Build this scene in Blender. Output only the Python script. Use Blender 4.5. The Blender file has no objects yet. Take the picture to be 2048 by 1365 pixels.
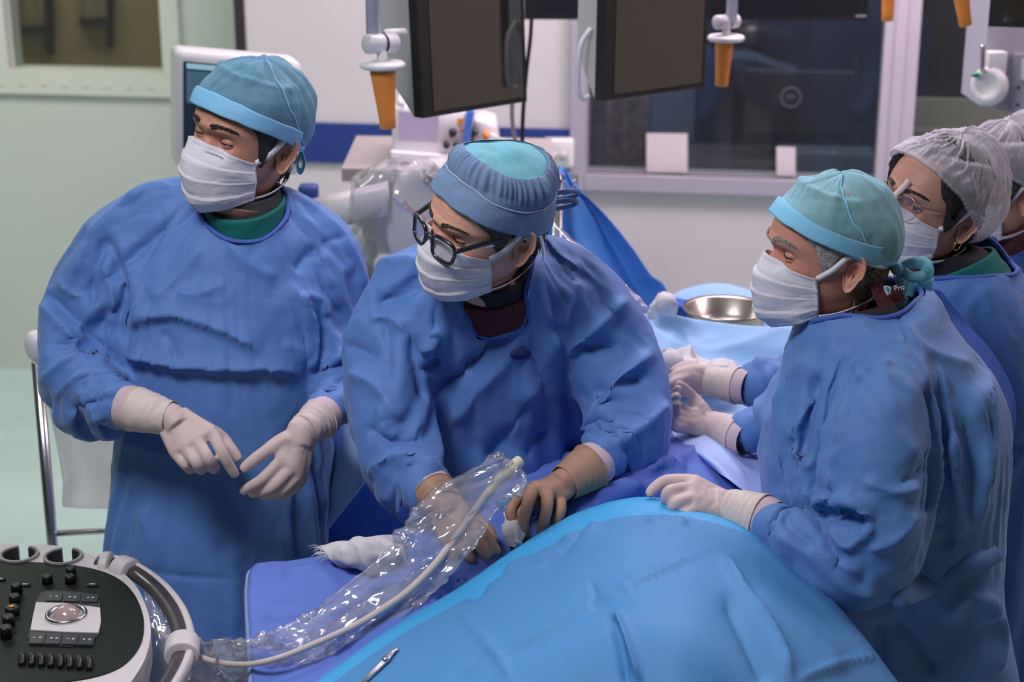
import bpy, bmesh, math, random
import numpy as np
from mathutils import Vector, Matrix, noise

sc = bpy.context.scene
COL = sc.collection
random.seed(7)
R = math.radians

# ------------------------------------------------------------------ camera
FPX = 3400.0                       # focal length in pixels of the 2048 px frame
PITCH = R(17.8)
CAM = Vector((0, 0, 2.2))
cdat = bpy.data.cameras.new('camera')
cam = bpy.data.objects.new('camera', cdat)
COL.objects.link(cam)
cdat.sensor_width = 36
cdat.lens = 36 * FPX / 2048
cdat.clip_start = .05
cam.location = CAM
cam.rotation_euler = (math.pi / 2 - PITCH, 0, 0)
cdat.dof.use_dof = True
cdat.dof.focus_distance = 2.8
cdat.dof.aperture_fstop = 4.0
sc.camera = cam

# ------------------------------------------------------------------ light
world = bpy.data.worlds.new('world')
sc.world = world
world.use_nodes = True
bg = world.node_tree.nodes['Background']
bg.inputs[0].default_value = (.80, .86, 1.0, 1)
bg.inputs[1].default_value = .03


def area_light(name, loc, tgt, sx, sy, watts, col):
    l = bpy.data.lights.new(name, 'AREA')
    l.shape = 'RECTANGLE'
    l.size, l.size_y, l.energy, l.color = sx, sy, watts, col
    o = bpy.data.objects.new(name, l)
    COL.objects.link(o)
    o.location = loc
    o.rotation_euler = (Vector(tgt) - Vector(loc)).to_track_quat('-Z', 'Y').to_euler()
    return o


area_light('overhead_light', (-.95, 1.55, 3.2), (-.1, 2.85, 1.2), .9, .6, 44, (.95, .96, 1))
area_light('overhead_light', (.2, 3.9, 3.25), (.1, 3.4, 0), 1.0, .6, 24, (1, .93, 1))
area_light('overhead_light', (-2.7, 5.2, 3.25), (-2.7, 6.0, .4), 1.6, .8, 44, (.92, 1, .86))
area_light('overhead_light', (1.0, 4.9, 3.25), (.9, 5.9, .8), 1.8, .7, 104, (1, .80, .89))
area_light('overhead_light', (2.5, 3.6, 3.2), (.8, 2.9, 1.1), .8, .8, 26, (1, .84, .95))
area_light('overhead_light', (0, -1.2, 3.25), (0, -2.2, 1.3), 2.6, .5, 12, (1, .92, .82))  # added unseen washer, brightens the rear wall that the screens reflect
sc.view_settings.view_transform = 'Standard'
sc.view_settings.look = 'None'
sc.view_settings.gamma = 1
sc.view_settings.use_curve_mapping = False
sc.view_settings.exposure = 0.08

# ------------------------------------------------------------------ helpers
cp_, sp_ = math.cos(PITCH), math.sin(PITCH)


def ray(px, py):
    u = (px - 1024) / FPX
    v = (682.5 - py) / FPX
    return Vector((u, cp_ + v * sp_, -sp_ + v * cp_))


def P(px, py, Y):                  # the point of the place seen at a pixel, at depth Y
    d = ray(px, py)
    return CAM + d * (Y / d.y)


def Q(px, py, z):                  # the same at height z
    d = ray(px, py)
    return CAM + d * ((z - CAM.z) / d.z)


def mpp(p):                        # metres per pixel there
    return ((p.y - CAM.y) * cp_ - (p.z - CAM.z) * sp_) / FPX


def proj(co):                      # (n,3) -> px, py, depth
    d = co - np.array(CAM)
    z = d[:, 1] * cp_ - d[:, 2] * sp_
    up = d[:, 1] * sp_ + d[:, 2] * cp_
    return 1024 + FPX * d[:, 0] / z, 682.5 - FPX * up / z, z


def obj(name, bm, mat=None, parent=None, smooth=True, me=None):
    if me is None:
        me = bpy.data.meshes.new(name)
        bmesh.ops.recalc_face_normals(bm, faces=bm.faces[:])
        bm.to_mesh(me)
        bm.free()
    o = bpy.data.objects.new(name, me)
    COL.objects.link(o)
    if mat:
        me.materials.clear()
        me.materials.append(mat)
    if smooth:
        me.polygons.foreach_set('use_smooth', [True] * len(me.polygons))
    if parent:
        adopt(o, parent)
    return o


def adopt(o, parent):
    o.parent = parent
    o.matrix_parent_inverse = Matrix.LocRotScale(parent.location, parent.rotation_euler, parent.scale).inverted() if parent.parent is None else Matrix()
    if parent.parent is not None:
        o.matrix_parent_inverse = (parent.parent.matrix_basis).inverted() if parent.type == 'EMPTY' else Matrix()
    return o


def tag(o, label, cat, group=None, kind=None):
    o['label'] = label
    o['category'] = cat
    if group:
        o['group'] = group
    if kind:
        o['kind'] = kind
    return o


def thing(name, label, cat, loc=(0, 0, 0), group=None):
    o = bpy.data.objects.new(name, None)
    COL.objects.link(o)
    o.location = loc
    o.empty_display_size = .1
    return tag(o, label, cat, group)


def struct(name, bm, mat, smooth=False):
    o = obj(name, bm, mat, None, smooth)
    o['kind'] = 'structure'
    return o


def loft(bm, rings, cap=True, closed=True):
    vs = [[bm.verts.new(p) for p in r] for r in rings]
    n = len(rings[0])
    for a, b in zip(vs, vs[1:]):
        for i in range(n if closed else n - 1):
            bm.faces.new((a[i], a[(i + 1) % n], b[(i + 1) % n], b[i]))
    if cap and closed:
        bm.faces.new(vs[0][::-1])
        bm.faces.new(vs[-1])
    return vs


def catmull(pts, n):
    pts = [np.array(p, float) for p in pts]
    if len(pts) == 2:
        return [pts[0] + (pts[1] - pts[0]) * k / n for k in range(n + 1)]
    Q_ = [2 * pts[0] - pts[1]] + pts + [2 * pts[-1] - pts[-2]]
    out = []
    for i in range(1, len(Q_) - 2):
        p0, p1, p2, p3 = Q_[i - 1:i + 3]
        for k in range(n):
            t = k / n
            out.append(.5 * ((2 * p1) + (-p0 + p2) * t + (2 * p0 - 5 * p1 + 4 * p2 - p3) * t * t + (-p0 + 3 * p1 - 3 * p2 + p3) * t ** 3))
    out.append(pts[-1])
    return out


def tube(bm, ctrl, seg=14, n=6, cap=True, flat=1.0, up=None, wob=None):
    c = catmull(ctrl, n)               # ctrl: (x, y, z, radius)
    rings = []
    up = Vector(up) if up is not None else None
    for i, q in enumerate(c):
        t = Vector(c[min(i + 1, len(c) - 1)][:3] - c[max(i - 1, 0)][:3]).normalized()
        if up is None:
            up = t.orthogonal().normalized()
        up = (up - t * up.dot(t)).normalized()
        s = t.cross(up)
        ring = []
        for k in range(seg):
            a = 2 * math.pi * k / seg
            r = max(q[3], 1e-4) * (1 + (wob(i / (len(c) - 1), a) if wob else 0))
            ring.append(Vector(q[:3]) + (up * math.cos(a) * flat + s * math.sin(a)) * r)
        rings.append(ring)
    return loft(bm, rings, cap)


def pxtube(bm, ctrl, **k):             # ctrl: (px, py, Y, radius in px)
    out = []
    for px, py, Y, r in ctrl:
        p = P(px, py, Y)
        out.append((*p, r * mpp(p)))
    return tube(bm, out, **k)


def box(bm, c, s, rot=None, bev=0, seg=2):
    m = Matrix.Translation(Vector(c))
    if rot is not None:
        m = m @ (rot.to_4x4() if hasattr(rot, 'to_4x4') else Matrix.Rotation(rot, 4, 'Z'))
    m = m @ Matrix.Diagonal((*s, 1))
    r = bmesh.ops.create_cube(bm, size=1, matrix=m)
    if bev:
        es = list({e for v in r['verts'] for e in v.link_edges})
        bmesh.ops.bevel(bm, geom=es, offset=bev, segments=seg, profile=.5, affect='EDGES')


def cyl(bm, a, b, r1, r2=None, seg=24, cap=True, bev=0):
    a, b = Vector(a), Vector(b)
    r2 = r1 if r2 is None else r2
    t = (b - a).normalized()
    up = t.orthogonal().normalized()
    s = t.cross(up)

    def ring(p, r):
        return [p + (up * math.cos(2 * math.pi * k / seg) + s * math.sin(2 * math.pi * k / seg)) * r for k in range(seg)]
    if bev:
        rs = [ring(a, r1 - bev), ring(a + t * bev, r1), ring(b - t * bev, r2), ring(b, r2 - bev)]
    else:
        rs = [ring(a, r1), ring(b, r2)]
    loft(bm, rs, cap)


def lathe(bm, base, axis, prof, seg=32, cap=True):     # prof: (radius, height)
    base = Vector(base)
    t = Vector(axis).normalized()
    up = t.orthogonal().normalized()
    s = t.cross(up)
    loft(bm, [[base + t * h + (up * math.cos(2 * math.pi * k / seg) + s * math.sin(2 * math.pi * k / seg)) * max(r, 1e-4) for k in range(seg)] for r, h in prof], cap)


def prism(bm, outline, vec):           # extrude a closed 3-D outline
    vec = Vector(vec)
    a = [bm.verts.new(p) for p in outline]
    b = [bm.verts.new(Vector(p) + vec) for p in outline]
    n = len(a)
    bm.faces.new(a)
    bm.faces.new(b[::-1])
    for i in range(n):
        bm.faces.new((a[i], b[i], b[(i + 1) % n], a[(i + 1) % n]))


def ribbon(bm, pts, width, nrm=None, thick=.0008, n=8, wfun=None):
    c = catmull(pts, n)
    rings = []
    for i, q in enumerate(c):
        q = Vector(q)
        t = Vector(c[min(i + 1, len(c) - 1)] - c[max(i - 1, 0)]).normalized()
        N = Vector(nrm(q) if callable(nrm) else nrm)
        N = (N - t * N.dot(t)).normalized()
        s = t.cross(N).normalized()
        w = width * (wfun(i / (len(c) - 1)) if wfun else 1)
        h = thick
        rings.append([q + s * w / 2 + N * h, q - s * w / 2 + N * h, q - s * w / 2 - N * h, q + s * w / 2 - N * h])
    loft(bm, rings)


def bake(o):
    dg = bpy.context.evaluated_depsgraph_get()
    dg.update()
    me = bpy.data.meshes.new_from_object(o.evaluated_get(dg))
    old = o.data
    o.modifiers.clear()
    o.data = me
    bpy.data.meshes.remove(old)
    return o


def remesh(o, vox, smooth=3, fac=.5):
    m = o.modifiers.new('r', 'REMESH')
    m.mode = 'VOXEL'
    m.voxel_size = vox
    if smooth:
        s = o.modifiers.new('s', 'SMOOTH')
        s.iterations = smooth
        s.factor = fac
    return bake(o)


def subsurf(o, lv=1, apply=False):
    s = o.modifiers.new('s', 'SUBSURF')
    s.levels = s.render_levels = lv
    if apply:
        bake(o)


def getco(me):
    n = len(me.vertices)
    co = np.empty(n * 3)
    me.vertices.foreach_get('co', co)
    no = np.empty(n * 3)
    me.vertices.foreach_get('normal', no)
    return co.reshape(-1, 3), no.reshape(-1, 3)


def setco(me, co):
    me.vertices.foreach_set('co', np.ascontiguousarray(co, dtype=float).ravel())
    me.update()


def folds(o, lines, front=True):
    """press folds into cloth: each line = (pixels, width px, height mm[, mode])"""
    me = o.data
    for ln in lines:
        pts, w, h = ln[:3]
        mode = ln[3] if len(ln) > 3 else 'r'
        co, no = getco(me)
        px, py, dep = proj(co)
        view = co - np.array(CAM)
        view /= np.linalg.norm(view, axis=1)[:, None]
        face = np.clip(-(no * view).sum(1) * 2.0 + .25, 0, 1) if front else np.ones(len(co))
        c = np.array(catmull(pts, 8))[:, :2]
        best = np.full(len(co), 1e9)
        sgn = np.zeros(len(co))
        tt = np.zeros(len(co))
        m = len(c) - 1
        near = (px > c[:, 0].min() - 3 * w) & (px < c[:, 0].max() + 3 * w) & (py > c[:, 1].min() - 3 * w) & (py < c[:, 1].max() + 3 * w)
        idx = np.nonzero(near)[0]
        if len(idx) == 0:
            continue
        for k in range(m):
            a, b = c[k], c[k + 1]
            ab = b - a
            L2 = (ab * ab).sum() + 1e-9
            dx, dy = px[idx] - a[0], py[idx] - a[1]
            t = np.clip((dx * ab[0] + dy * ab[1]) / L2, 0, 1)
            ex, ey = dx - ab[0] * t, dy - ab[1] * t
            dd = np.hypot(ex, ey)
            cr = ab[0] * dy - ab[1] * dx
            up = dd < best[idx]
            best[idx[up]] = dd[up]
            sgn[idx[up]] = np.sign(cr[up])
            tt[idx[up]] = (k + t[up]) / m
        d = best / w
        end = np.clip(np.minimum(tt, 1 - tt) / .18, 0, 1)
        end = end * end * (3 - 2 * end)
        if mode == 'r':                       # soft-footed sharp ridge
            p = np.exp(-1.9 * np.sqrt(d * d + .006) ** 1.05)
        elif mode == 's':                     # step: the side left of the line stands proud
            p = np.where(sgn < 0, np.exp(-d * 1.1), np.exp(-(d * 4) ** 2) * .6)
        else:                                 # 'b' billow
            p = np.exp(-d * d * 1.5)
        p = np.where(d < 3, p, 0) * end * face
        co = co + no * (p * h * .001)[:, None]
        setco(me, co)


def crumple(o, amp, freq, seed=0, mask=None):
    """small crisp creases of stiff non-woven cloth"""
    co, no = getco(o.data)
    h = np.zeros(len(co))
    off = Vector((seed * 3.1, seed * 1.7, seed * 5.3))
    for i, c in enumerate(co):
        v = Vector(c) * freq + off
        a = noise.noise(v)
        b = noise.noise(v * 2.1 + Vector((7, 3, 1)))
        h[i] = (1 - abs(a) * 2.2) * .7 + (1 - abs(b) * 2.2) * .3 - .55
    if mask is not None:
        h *= mask(co)
    setco(o.data, co + no * (h * amp)[:, None])


def creases(o, amp, seed=0, wave=.11, mask=None, squash=(1, 1, .8), along=None):
    """facets and crisp ridges of stiff cloth that come and go"""
    co, no = getco(o.data)
    rs = random.Random(seed)
    h = np.zeros(len(co))
    for f, wt, cov in ((1 / wave, 1.0, .10), (2.1 / wave, .42, -.05)):
        o1 = Vector((rs.uniform(0, 50), rs.uniform(0, 50), rs.uniform(0, 50)))
        o2 = Vector((rs.uniform(0, 50), rs.uniform(0, 50), rs.uniform(0, 50)))
        tilt = rs.uniform(-.6, .6)
        for i, c in enumerate(co):
            v = Vector((c[0] * squash[0] + c[2] * tilt * .5, c[1] * squash[1], c[2] * squash[2] + c[0] * tilt * .5)) * f + o1
            if along is not None:
                v -= along * (v.dot(along) * .72)
            v += noise.noise_vector(v * .9) * .35
            m = noise.noise(Vector(c) * f * .45 + o2) + cov
            if m > 0:
                h[i] += wt * min(1, m * 3.2) * (noise.voronoi(v)[0][0] - .35)
    h *= amp * 2.2
    if mask is not None:
        h *= mask(co)
    setco(o.data, co + no * h[:, None])


def patch(bm, grid, n=8):
    """a cloth surface through a grid of (px, py, Y) points"""
    rows = [catmull([P(*q) for q in row], n) for row in grid]
    cols = [catmull([r[j] for r in rows], n) for j in range(len(rows[0]))]
    loft(bm, [[Vector(cols[j][i]) for j in range(len(cols))] for i in range(len(cols[0]))], cap=False, closed=False)


def solid(o, t, off=0):
    m = o.modifiers.new('t', 'SOLIDIFY')
    m.thickness = t
    m.offset = off


# ------------------------------------------------------------------ materials
def mat(name, col, rough=.5, metal=0, spec=.5, bump=0, bscale=200, vary=0, vscale=6, trans=0, alpha=1, emit=0, sheen=0, sss=0, coat=0, stretch=None):
    m = bpy.data.materials.new(name)
    m.use_nodes = True
    nt = m.node_tree
    b = nt.nodes['Principled BSDF']
    b.inputs['Base Color'].default_value = (*col, 1)
    b.inputs['Roughness'].default_value = rough
    b.inputs['Metallic'].default_value = metal
    b.inputs['Specular IOR Level'].default_value = spec
    b.inputs['Transmission Weight'].default_value = trans
    b.inputs['Alpha'].default_value = alpha
    b.inputs['Sheen Weight'].default_value = sheen
    b.inputs['Coat Weight'].default_value = coat
    if sss:
        b.inputs['Subsurface Weight'].default_value = sss
        b.inputs['Subsurface Radius'].default_value = (.012, .005, .003)
        b.inputs['Subsurface Scale'].default_value = .6
    if emit:
        b.inputs['Emission Color'].default_value = (*col, 1)
        b.inputs['Emission Strength'].default_value = emit
    tc = nt.nodes.new('ShaderNodeTexCoord')
    src = tc.outputs['Object']
    if stretch:
        mp = nt.nodes.new('ShaderNodeMapping')
        mp.inputs['Scale'].default_value = stretch
        nt.links.new(src, mp.inputs['Vector'])
        src = mp.outputs['Vector']
    if bump:
        n = nt.nodes.new('ShaderNodeTexNoise')
        n.inputs['Scale'].default_value = bscale
        n.inputs['Detail'].default_value = 3
        nt.links.new(src, n.inputs['Vector'])
        bp = nt.nodes.new('ShaderNodeBump')
        bp.inputs['Strength'].default_value = bump
        bp.inputs['Distance'].default_value = .002
        nt.links.new(n.outputs['Fac'], bp.inputs['Height'])
        nt.links.new(bp.outputs['Normal'], b.inputs['Normal'])
    if vary:
        n = nt.nodes.new('ShaderNodeTexNoise')
        n.inputs['Scale'].default_value = vscale
        n.inputs['Detail'].default_value = 4
        nt.links.new(src, n.inputs['Vector'])
        r = nt.nodes.new('ShaderNodeValToRGB')
        r.color_ramp.elements[0].position = .3
        r.color_ramp.elements[1].position = .7
        r.color_ramp.elements[0].color = (*[c * (1 - vary) for c in col], 1)
        r.color_ramp.elements[1].color = (*[min(1, c * (1 + vary)) for c in col], 1)
        nt.links.new(n.outputs['Fac'], r.inputs['Fac'])
        nt.links.new(r.outputs['Color'], b.inputs['Base Color'])
        if emit:
            nt.links.new(r.outputs['Color'], b.inputs['Emission Color'])
    return m


def veil(name, col, opac, rough=.7, bump=.3, bscale=300):     # thin see-through non-woven cloth
    m = mat(name, col, rough, bump=bump, bscale=bscale, spec=.2)
    nt = m.node_tree
    b = nt.nodes['Principled BSDF']
    out = nt.nodes['Material Output']
    mix = nt.nodes.new('ShaderNodeMixShader')
    tr = nt.nodes.new('ShaderNodeBsdfTransparent')
    lw = nt.nodes.new('ShaderNodeLayerWeight')
    lw.inputs['Blend'].default_value = .35
    mr = nt.nodes.new('ShaderNodeMapRange')
    mr.inputs['From Min'].default_value = 0
    mr.inputs['From Max'].default_value = .8
    mr.inputs['To Min'].default_value = opac
    mr.inputs['To Max'].default_value = min(1, opac + .35)
    nt.links.new(lw.outputs['Facing'], mr.inputs['Value'])
    nt.links.new(mr.outputs['Result'], mix.inputs['Fac'])
    nt.links.new(tr.outputs[0], mix.inputs[1])
    nt.links.new(b.outputs[0], mix.inputs[2])
    nt.links.new(mix.outputs[0], out.inputs['Surface'])
    return m


def clearfilm(name, tint=(1, 1, 1), haze=.08, rough=.12, refl=.045):      # clear thin plastic: transparent with gloss
    m = bpy.data.materials.new(name)
    m.use_nodes = True
    nt = m.node_tree
    nt.nodes.clear()
    out = nt.nodes.new('ShaderNodeOutputMaterial')
    tr = nt.nodes.new('ShaderNodeBsdfTransparent')
    tr.inputs[0].default_value = (*tint, 1)
    gl = nt.nodes.new('ShaderNodeBsdfGlossy')
    gl.inputs['Roughness'].default_value = rough
    df = nt.nodes.new('ShaderNodeBsdfDiffuse')
    df.inputs[0].default_value = (.9, .88, .95, 1)
    lay = nt.nodes.new('ShaderNodeLayerWeight')
    lay.inputs['Blend'].default_value = .5
    pw = nt.nodes.new('ShaderNodeMath')
    pw.operation = 'POWER'
    pw.inputs[1].default_value = 3.0
    lw = nt.nodes.new('ShaderNodeMapRange')
    lw.inputs['To Min'].default_value = refl
    lw.inputs['To Max'].default_value = .75
    nt.links.new(lay.outputs['Facing'], pw.inputs[0])
    nt.links.new(pw.outputs[0], lw.inputs['Value'])
    m1 = nt.nodes.new('ShaderNodeMixShader')
    m2 = nt.nodes.new('ShaderNodeMixShader')
    m1.inputs[0].default_value = haze
    nt.links.new(tr.outputs[0], m1.inputs[1])
    nt.links.new(df.outputs[0], m1.inputs[2])
    nt.links.new(lw.outputs[0], m2.inputs[0])
    nt.links.new(m1.outputs[0], m2.inputs[1])
    nt.links.new(gl.outputs[0], m2.inputs[2])
    nt.links.new(m2.outputs[0], out.inputs['Surface'])
    return m


M = {}
M['gown'] = mat('gown_blue', (.09, .205, .51), .62, bump=.25, bscale=420, spec=.35, sheen=.15)
M['gown_c'] = mat('gown_blue_light', (.094, .225, .52), .62, bump=.25, bscale=420, spec=.35, sheen=.15)
M['trim'] = mat('gown_trim', (.045, .11, .42), .7)
M['lilac'] = mat('drape_lilac', (.115, .19, .58), .7, bump=.25, bscale=420, spec=.3)
M['cyan'] = mat('drape_cyan', (.08, .265, .56), .6, bump=.2, bscale=420, spec=.3)
M['sky'] = mat('drape_sky', (.30, .50, .78), .6, bump=.2, bscale=300, spec=.3)
M['hang'] = mat('drape_mid', (.09, .28, .74), .6, bump=.2, bscale=300, spec=.3)
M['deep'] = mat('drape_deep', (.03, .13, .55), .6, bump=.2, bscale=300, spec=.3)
M['pale'] = mat('drape_pale', (.40, .52, .86), .6, bump=.2, bscale=300, spec=.3)
M['white'] = mat('white_plastic', (.72, .69, .72), .4)
M['cream'] = mat('cream_plastic', (.62, .56, .58), .45)
M['gauze'] = mat('gauze', (.80, .76, .80), .9, bump=1, bscale=900, spec=.1)
M['black'] = mat('black_plastic', (.012, .012, .014), .4)
M['dark'] = mat('dark_plastic', (.035, .033, .04), .45)
M['grey'] = mat('grey_plastic', (.30, .27, .29), .4)
M['chrome'] = mat('chrome', (.62, .60, .60), .22, metal=1)
M['steel'] = mat('brushed_steel', (.60, .52, .47), .3, metal=1)
M['orange'] = mat('orange_plastic', (.75, .25, .035), .45)
M['navy'] = mat('navy_vinyl', (.018, .045, .22), .5)
M['green'] = mat('green_cotton', (.0, .14, .13), .8)
M['glove'] = mat('glove_latex', (.66, .50, .49), .55, sss=.15, bump=.12, bscale=60, spec=.35)
M['glove_tan'] = mat('glove_tan', (.43, .235, .165), .5, sss=.15, bump=.12, bscale=60, spec=.35)
M['cuff'] = mat('glove_cuff', (.72, .58, .53), .6, sss=.1)
M['mask'] = mat('mask_white', (.72, .68, .76), .85, bump=.3, bscale=700, spec=.15)
M['film'] = clearfilm('clear_film')

# ------------------------------------------------------------------ the room
WD = Vector((.99, -.143, 0)).normalized()      # the back wall runs this way
WN = Vector((-.143, -.99, 0)).normalized()     # and faces this way
W0 = Vector((-.77, 6.08, 0))


def onwall(px, py, off=0.0, base=W0):          # where a pixel's ray meets the back wall, off = in front of it
    d = ray(px, py)
    o = base + WN * off
    t = (o - CAM).dot(WN) / d.dot(WN)
    return CAM + d * t


def wallquad(bm, pts, thick, off=0.0, base=W0):
    prism(bm, [onwall(x, y, off, base) for x, y in pts], -WN * thick)


M['wall'] = mat('wall_panel', (.66, .62, .64), .38, vary=.03, vscale=1.5)
M['wall_l'] = mat('wall_panel_left', (.60, .64, .58), .38, vary=.03, vscale=1.5)
M['floor'] = mat('floor_vinyl', (.44, .58, .56), .25, vary=.05, vscale=3)
M['ceil'] = mat('ceiling_paint', (.28, .28, .29), .8)
M['frame'] = mat('window_frame_grey', (.42, .40, .48), .35)
M['frame_w'] = mat('window_frame_white', (.66, .68, .60), .35)
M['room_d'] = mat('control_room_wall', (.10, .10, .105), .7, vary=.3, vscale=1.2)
M['room_b'] = mat('corridor_wall', (.36, .29, .18), .6, vary=.08, vscale=1.5)
M['glass'] = clearfilm('window_glass', (.76, .80, .82), .012, .02, .05)

bm = bmesh.new()
box(bm, (0, 4, -.05), (14, 14.4, .1))
struct('floor', bm, M['floor'])
bm = bmesh.new()
box(bm, (0, 3.9, 3.4), (14, 12.4, .1))
struct('ceiling', bm, M['ceil'])
# back wall: pieces around the windows; the wall's own coordinates: s along WD, z up
LW0 = W0 - WN * .22                            # the left stretch lies a little deeper


def wpt(s, z, base=W0, off=0.0):
    return base + WD * s + WN * off + Vector((0, 0, z))


def ws(px, py, base=W0):
    p = onwall(px, py, 0, base)
    return (p - base).dot(WD), p.z


def wallbox(bm, s0, s1, z0, z1, base=W0, thick=.12, off=0.0):
    prism(bm, [wpt(s0, z0, base, off), wpt(s1, z0, base, off), wpt(s1, z1, base, off), wpt(s0, z1, base, off)], -WN * thick)


sA, zA = ws(1172, 346)                         # control window: lower left corner
sB, _ = ws(1748, 366)
sSeam = ws(489, 60)[0]
sR0 = ws(1790, 380)[0]
zTop = 2.35
bm = bmesh.new()
wallbox(bm, sSeam, sA, 0, 3.4)
wallbox(bm, sA, 6.5, 0, zA)
wallbox(bm, sA, 6.5, zTop, 3.4)
wallbox(bm, sB + .1, sR0, zA, zTop)
struct('wall_back', bm, M['wall'])
# left stretch with the corridor window
lx0, _ = ws(20, 138, LW0)
lx1, lz0 = ws(330, 148, LW0)
lz0 = ws(180, 142, LW0)[1]
sSeamL = ws(500, 60, LW0)[0]
bm = bmesh.new()
wallbox(bm, -6, lx0, 0, 3.4, LW0)
wallbox(bm, lx1, sSeamL + .15, 0, 3.4, LW0)
wallbox(bm, lx0, lx1, 0, lz0, LW0)
wallbox(bm, lx0, lx1, 2.3, 3.4, LW0)
struct('wall_left', bm, M['wall_l'])
bm = bmesh.new()
prism(bm, [wpt(-6, 0, LW0), wpt(-6, 3.4, LW0), wpt(-6, 3.4, LW0) + WN * 7, wpt(-6, 0, LW0) + WN * 7], -WD * .1)
struct('wall_side', bm, mat('wall_side_grey', (.30, .32, .29), .5))
bm = bmesh.new()
box(bm, (0, -2.3, 1.7), (9, .1, 3.4))
struct('wall_rear', bm, mat('wall_rear_beige', (.22, .18, .13), .5))
bm = bmesh.new()
box(bm, (3.4, 1.4, 1.7), (.1, 7.3, 3.4))
struct('wall_right', bm, mat('wall_right_beige', (.42, .34, .26), .5))
bm = bmesh.new()
wallbox(bm, sSeam - .035, sSeam + .004, 0, 3.4, W0, .2, .004)
struct('trim_1', bm, mat('door_seal', (.03, .022, .028), .6))
# window frames and panes
bm = bmesh.new()
for s0, s1, z0, z1 in ((lx0 - .09, lx0, lz0 - .09, 2.3), (lx1, lx1 + .07, lz0 - .09, 2.3), (lx0, lx1, lz0 - .09, lz0)):
    wallbox(bm, s0, s1, z0, z1, LW0, .03, .02)
for k in range(9):
    p = wpt(lx0 - .03 + k * (lx1 - lx0 + .06) / 8, lz0 - .05, LW0, .02)
    cyl(bm, p, p + WN * .004, .009, seg=10)
w1 = struct('window_1', bm, M['frame_w'])
bm = bmesh.new()
wallbox(bm, lx0, lx1, lz0, 2.3, LW0, .006, -.05)
obj('pane', bm, M['glass'], w1, False)
bm = bmesh.new()
fw = .055
wallbox(bm, sA - fw, sA, zA - fw, zTop, W0, .06, .03)
wallbox(bm, sA - fw, 6, zA - fw, zA, W0, .06, .03)
w2 = struct('window_2', bm, M['frame'])
bm = bmesh.new()
wallbox(bm, sA, sB + .02, zA, zTop, W0, .006, -.04)
obj('pane', bm, M['glass'], w2, False)
# the post between the windows, leaning with the wall's own perspective
bm = bmesh.new()
wallbox(bm, sB, sB + .115, zA - fw, zTop, W0, .12, .05)
wallbox(bm, sB + .035, sB + .07, zA - fw, zTop, W0, .12, .062)
struct('trim_2', bm, mat('window_post', (.50, .46, .53), .35))
bm = bmesh.new()
wallbox(bm, sB + .115, 6, zA, zA + .02, W0, .06, .03)
w3 = struct('window_3', bm, M['frame'])
bm = bmesh.new()
wallbox(bm, sB + .115, 6, zA, zTop, W0, .006, -.04)
obj('pane', bm, M['glass'], w3, False)
# the pipe-like trim left of the control window and the navy bumper band
bm = bmesh.new()
p = onwall(1160, 350, .03)
cyl(bm, (p.x, p.y, 0), (p.x, p.y, zA), .008)
struct('trim_3', bm, M['frame'])
zb1 = ws(880, 251)[1]
zb0 = ws(880, 331)[1]
bm = bmesh.new()
wallbox(bm, sSeam + .06, sA - fw, zb0, zb1, W0, .012, .014)
struct('trim_4', bm, M['navy'])
# corridor beyond the left window
CB = LW0 - WN * 2.0
bm = bmesh.new()
wallbox(bm, -6, sSeam + .3, 0, 3.4, CB)
struct('wall_corridor', bm, M['room_b'])
area_light('corridor_light', tuple(wpt(-1.5, 3.1, LW0, -1.2)), tuple(wpt(-1.5, 0, LW0, -1.4)), 2.5, .5, 42, (1, .88, .62))


def pxbox(bm, pts, base, off, thick):
    wallquad(bm, pts, thick, off, base)


bm = bmesh.new()
pxbox(bm, [(88, -30), (88, 95), (100, 112), (100, -30)], CB, .06, .05)
d4 = struct('door_1', bm, M['dark'])
bm = bmesh.new()
pxbox(bm, [(213, -30), (213, 96), (219, 96), (219, -30)], CB, .06, .05)
struct('door_2', bm, M['dark'])
for k, (x0, y0, x1, y1) in enumerate(((28, -20, 88, 68), (158, -20, 213, 52))):
    nb = thing('notice_board', ('left' if k == 0 else 'right') + ' of two grey boards on the corridor wall behind the left window', 'notice board', onwall((x0 + x1) / 2, y1, .05, CB), 'corridor boards')
    bm = bmesh.new()
    pxbox(bm, [(x0, y0), (x0, y1), (x1, y1 - 3), (x1, y0)], CB, .03, .03)
    obj('board', bm, mat('corridor_board', (.22, .19, .14), .6, vary=.4, vscale=3, stretch=(8, 8, 1)), nb, False)
    bm = bmesh.new()
    pxbox(bm, [(x0, y1 - 14), (x0, y1), (x1, y1 - 3), (x1, y1 - 17)], CB, .06, .03)
    obj('shelf', bm, M['dark'], nb, False)
# the dim control room beyond the big window
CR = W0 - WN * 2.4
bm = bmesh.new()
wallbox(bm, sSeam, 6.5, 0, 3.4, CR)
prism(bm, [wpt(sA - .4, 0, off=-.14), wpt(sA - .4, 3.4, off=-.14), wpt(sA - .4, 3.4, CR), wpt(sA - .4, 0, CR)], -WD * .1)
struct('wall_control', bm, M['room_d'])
area_light('control_room_light', tuple(wpt(sA + 1.2, 3.0, CR, 1.0)), tuple(wpt(sA + 1.2, 0, CR, 1.0)), 1.2, .5, 9, (.80, .90, 1))

# ------------------------------------------------------------------ gowns
NECKS = {}


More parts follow.
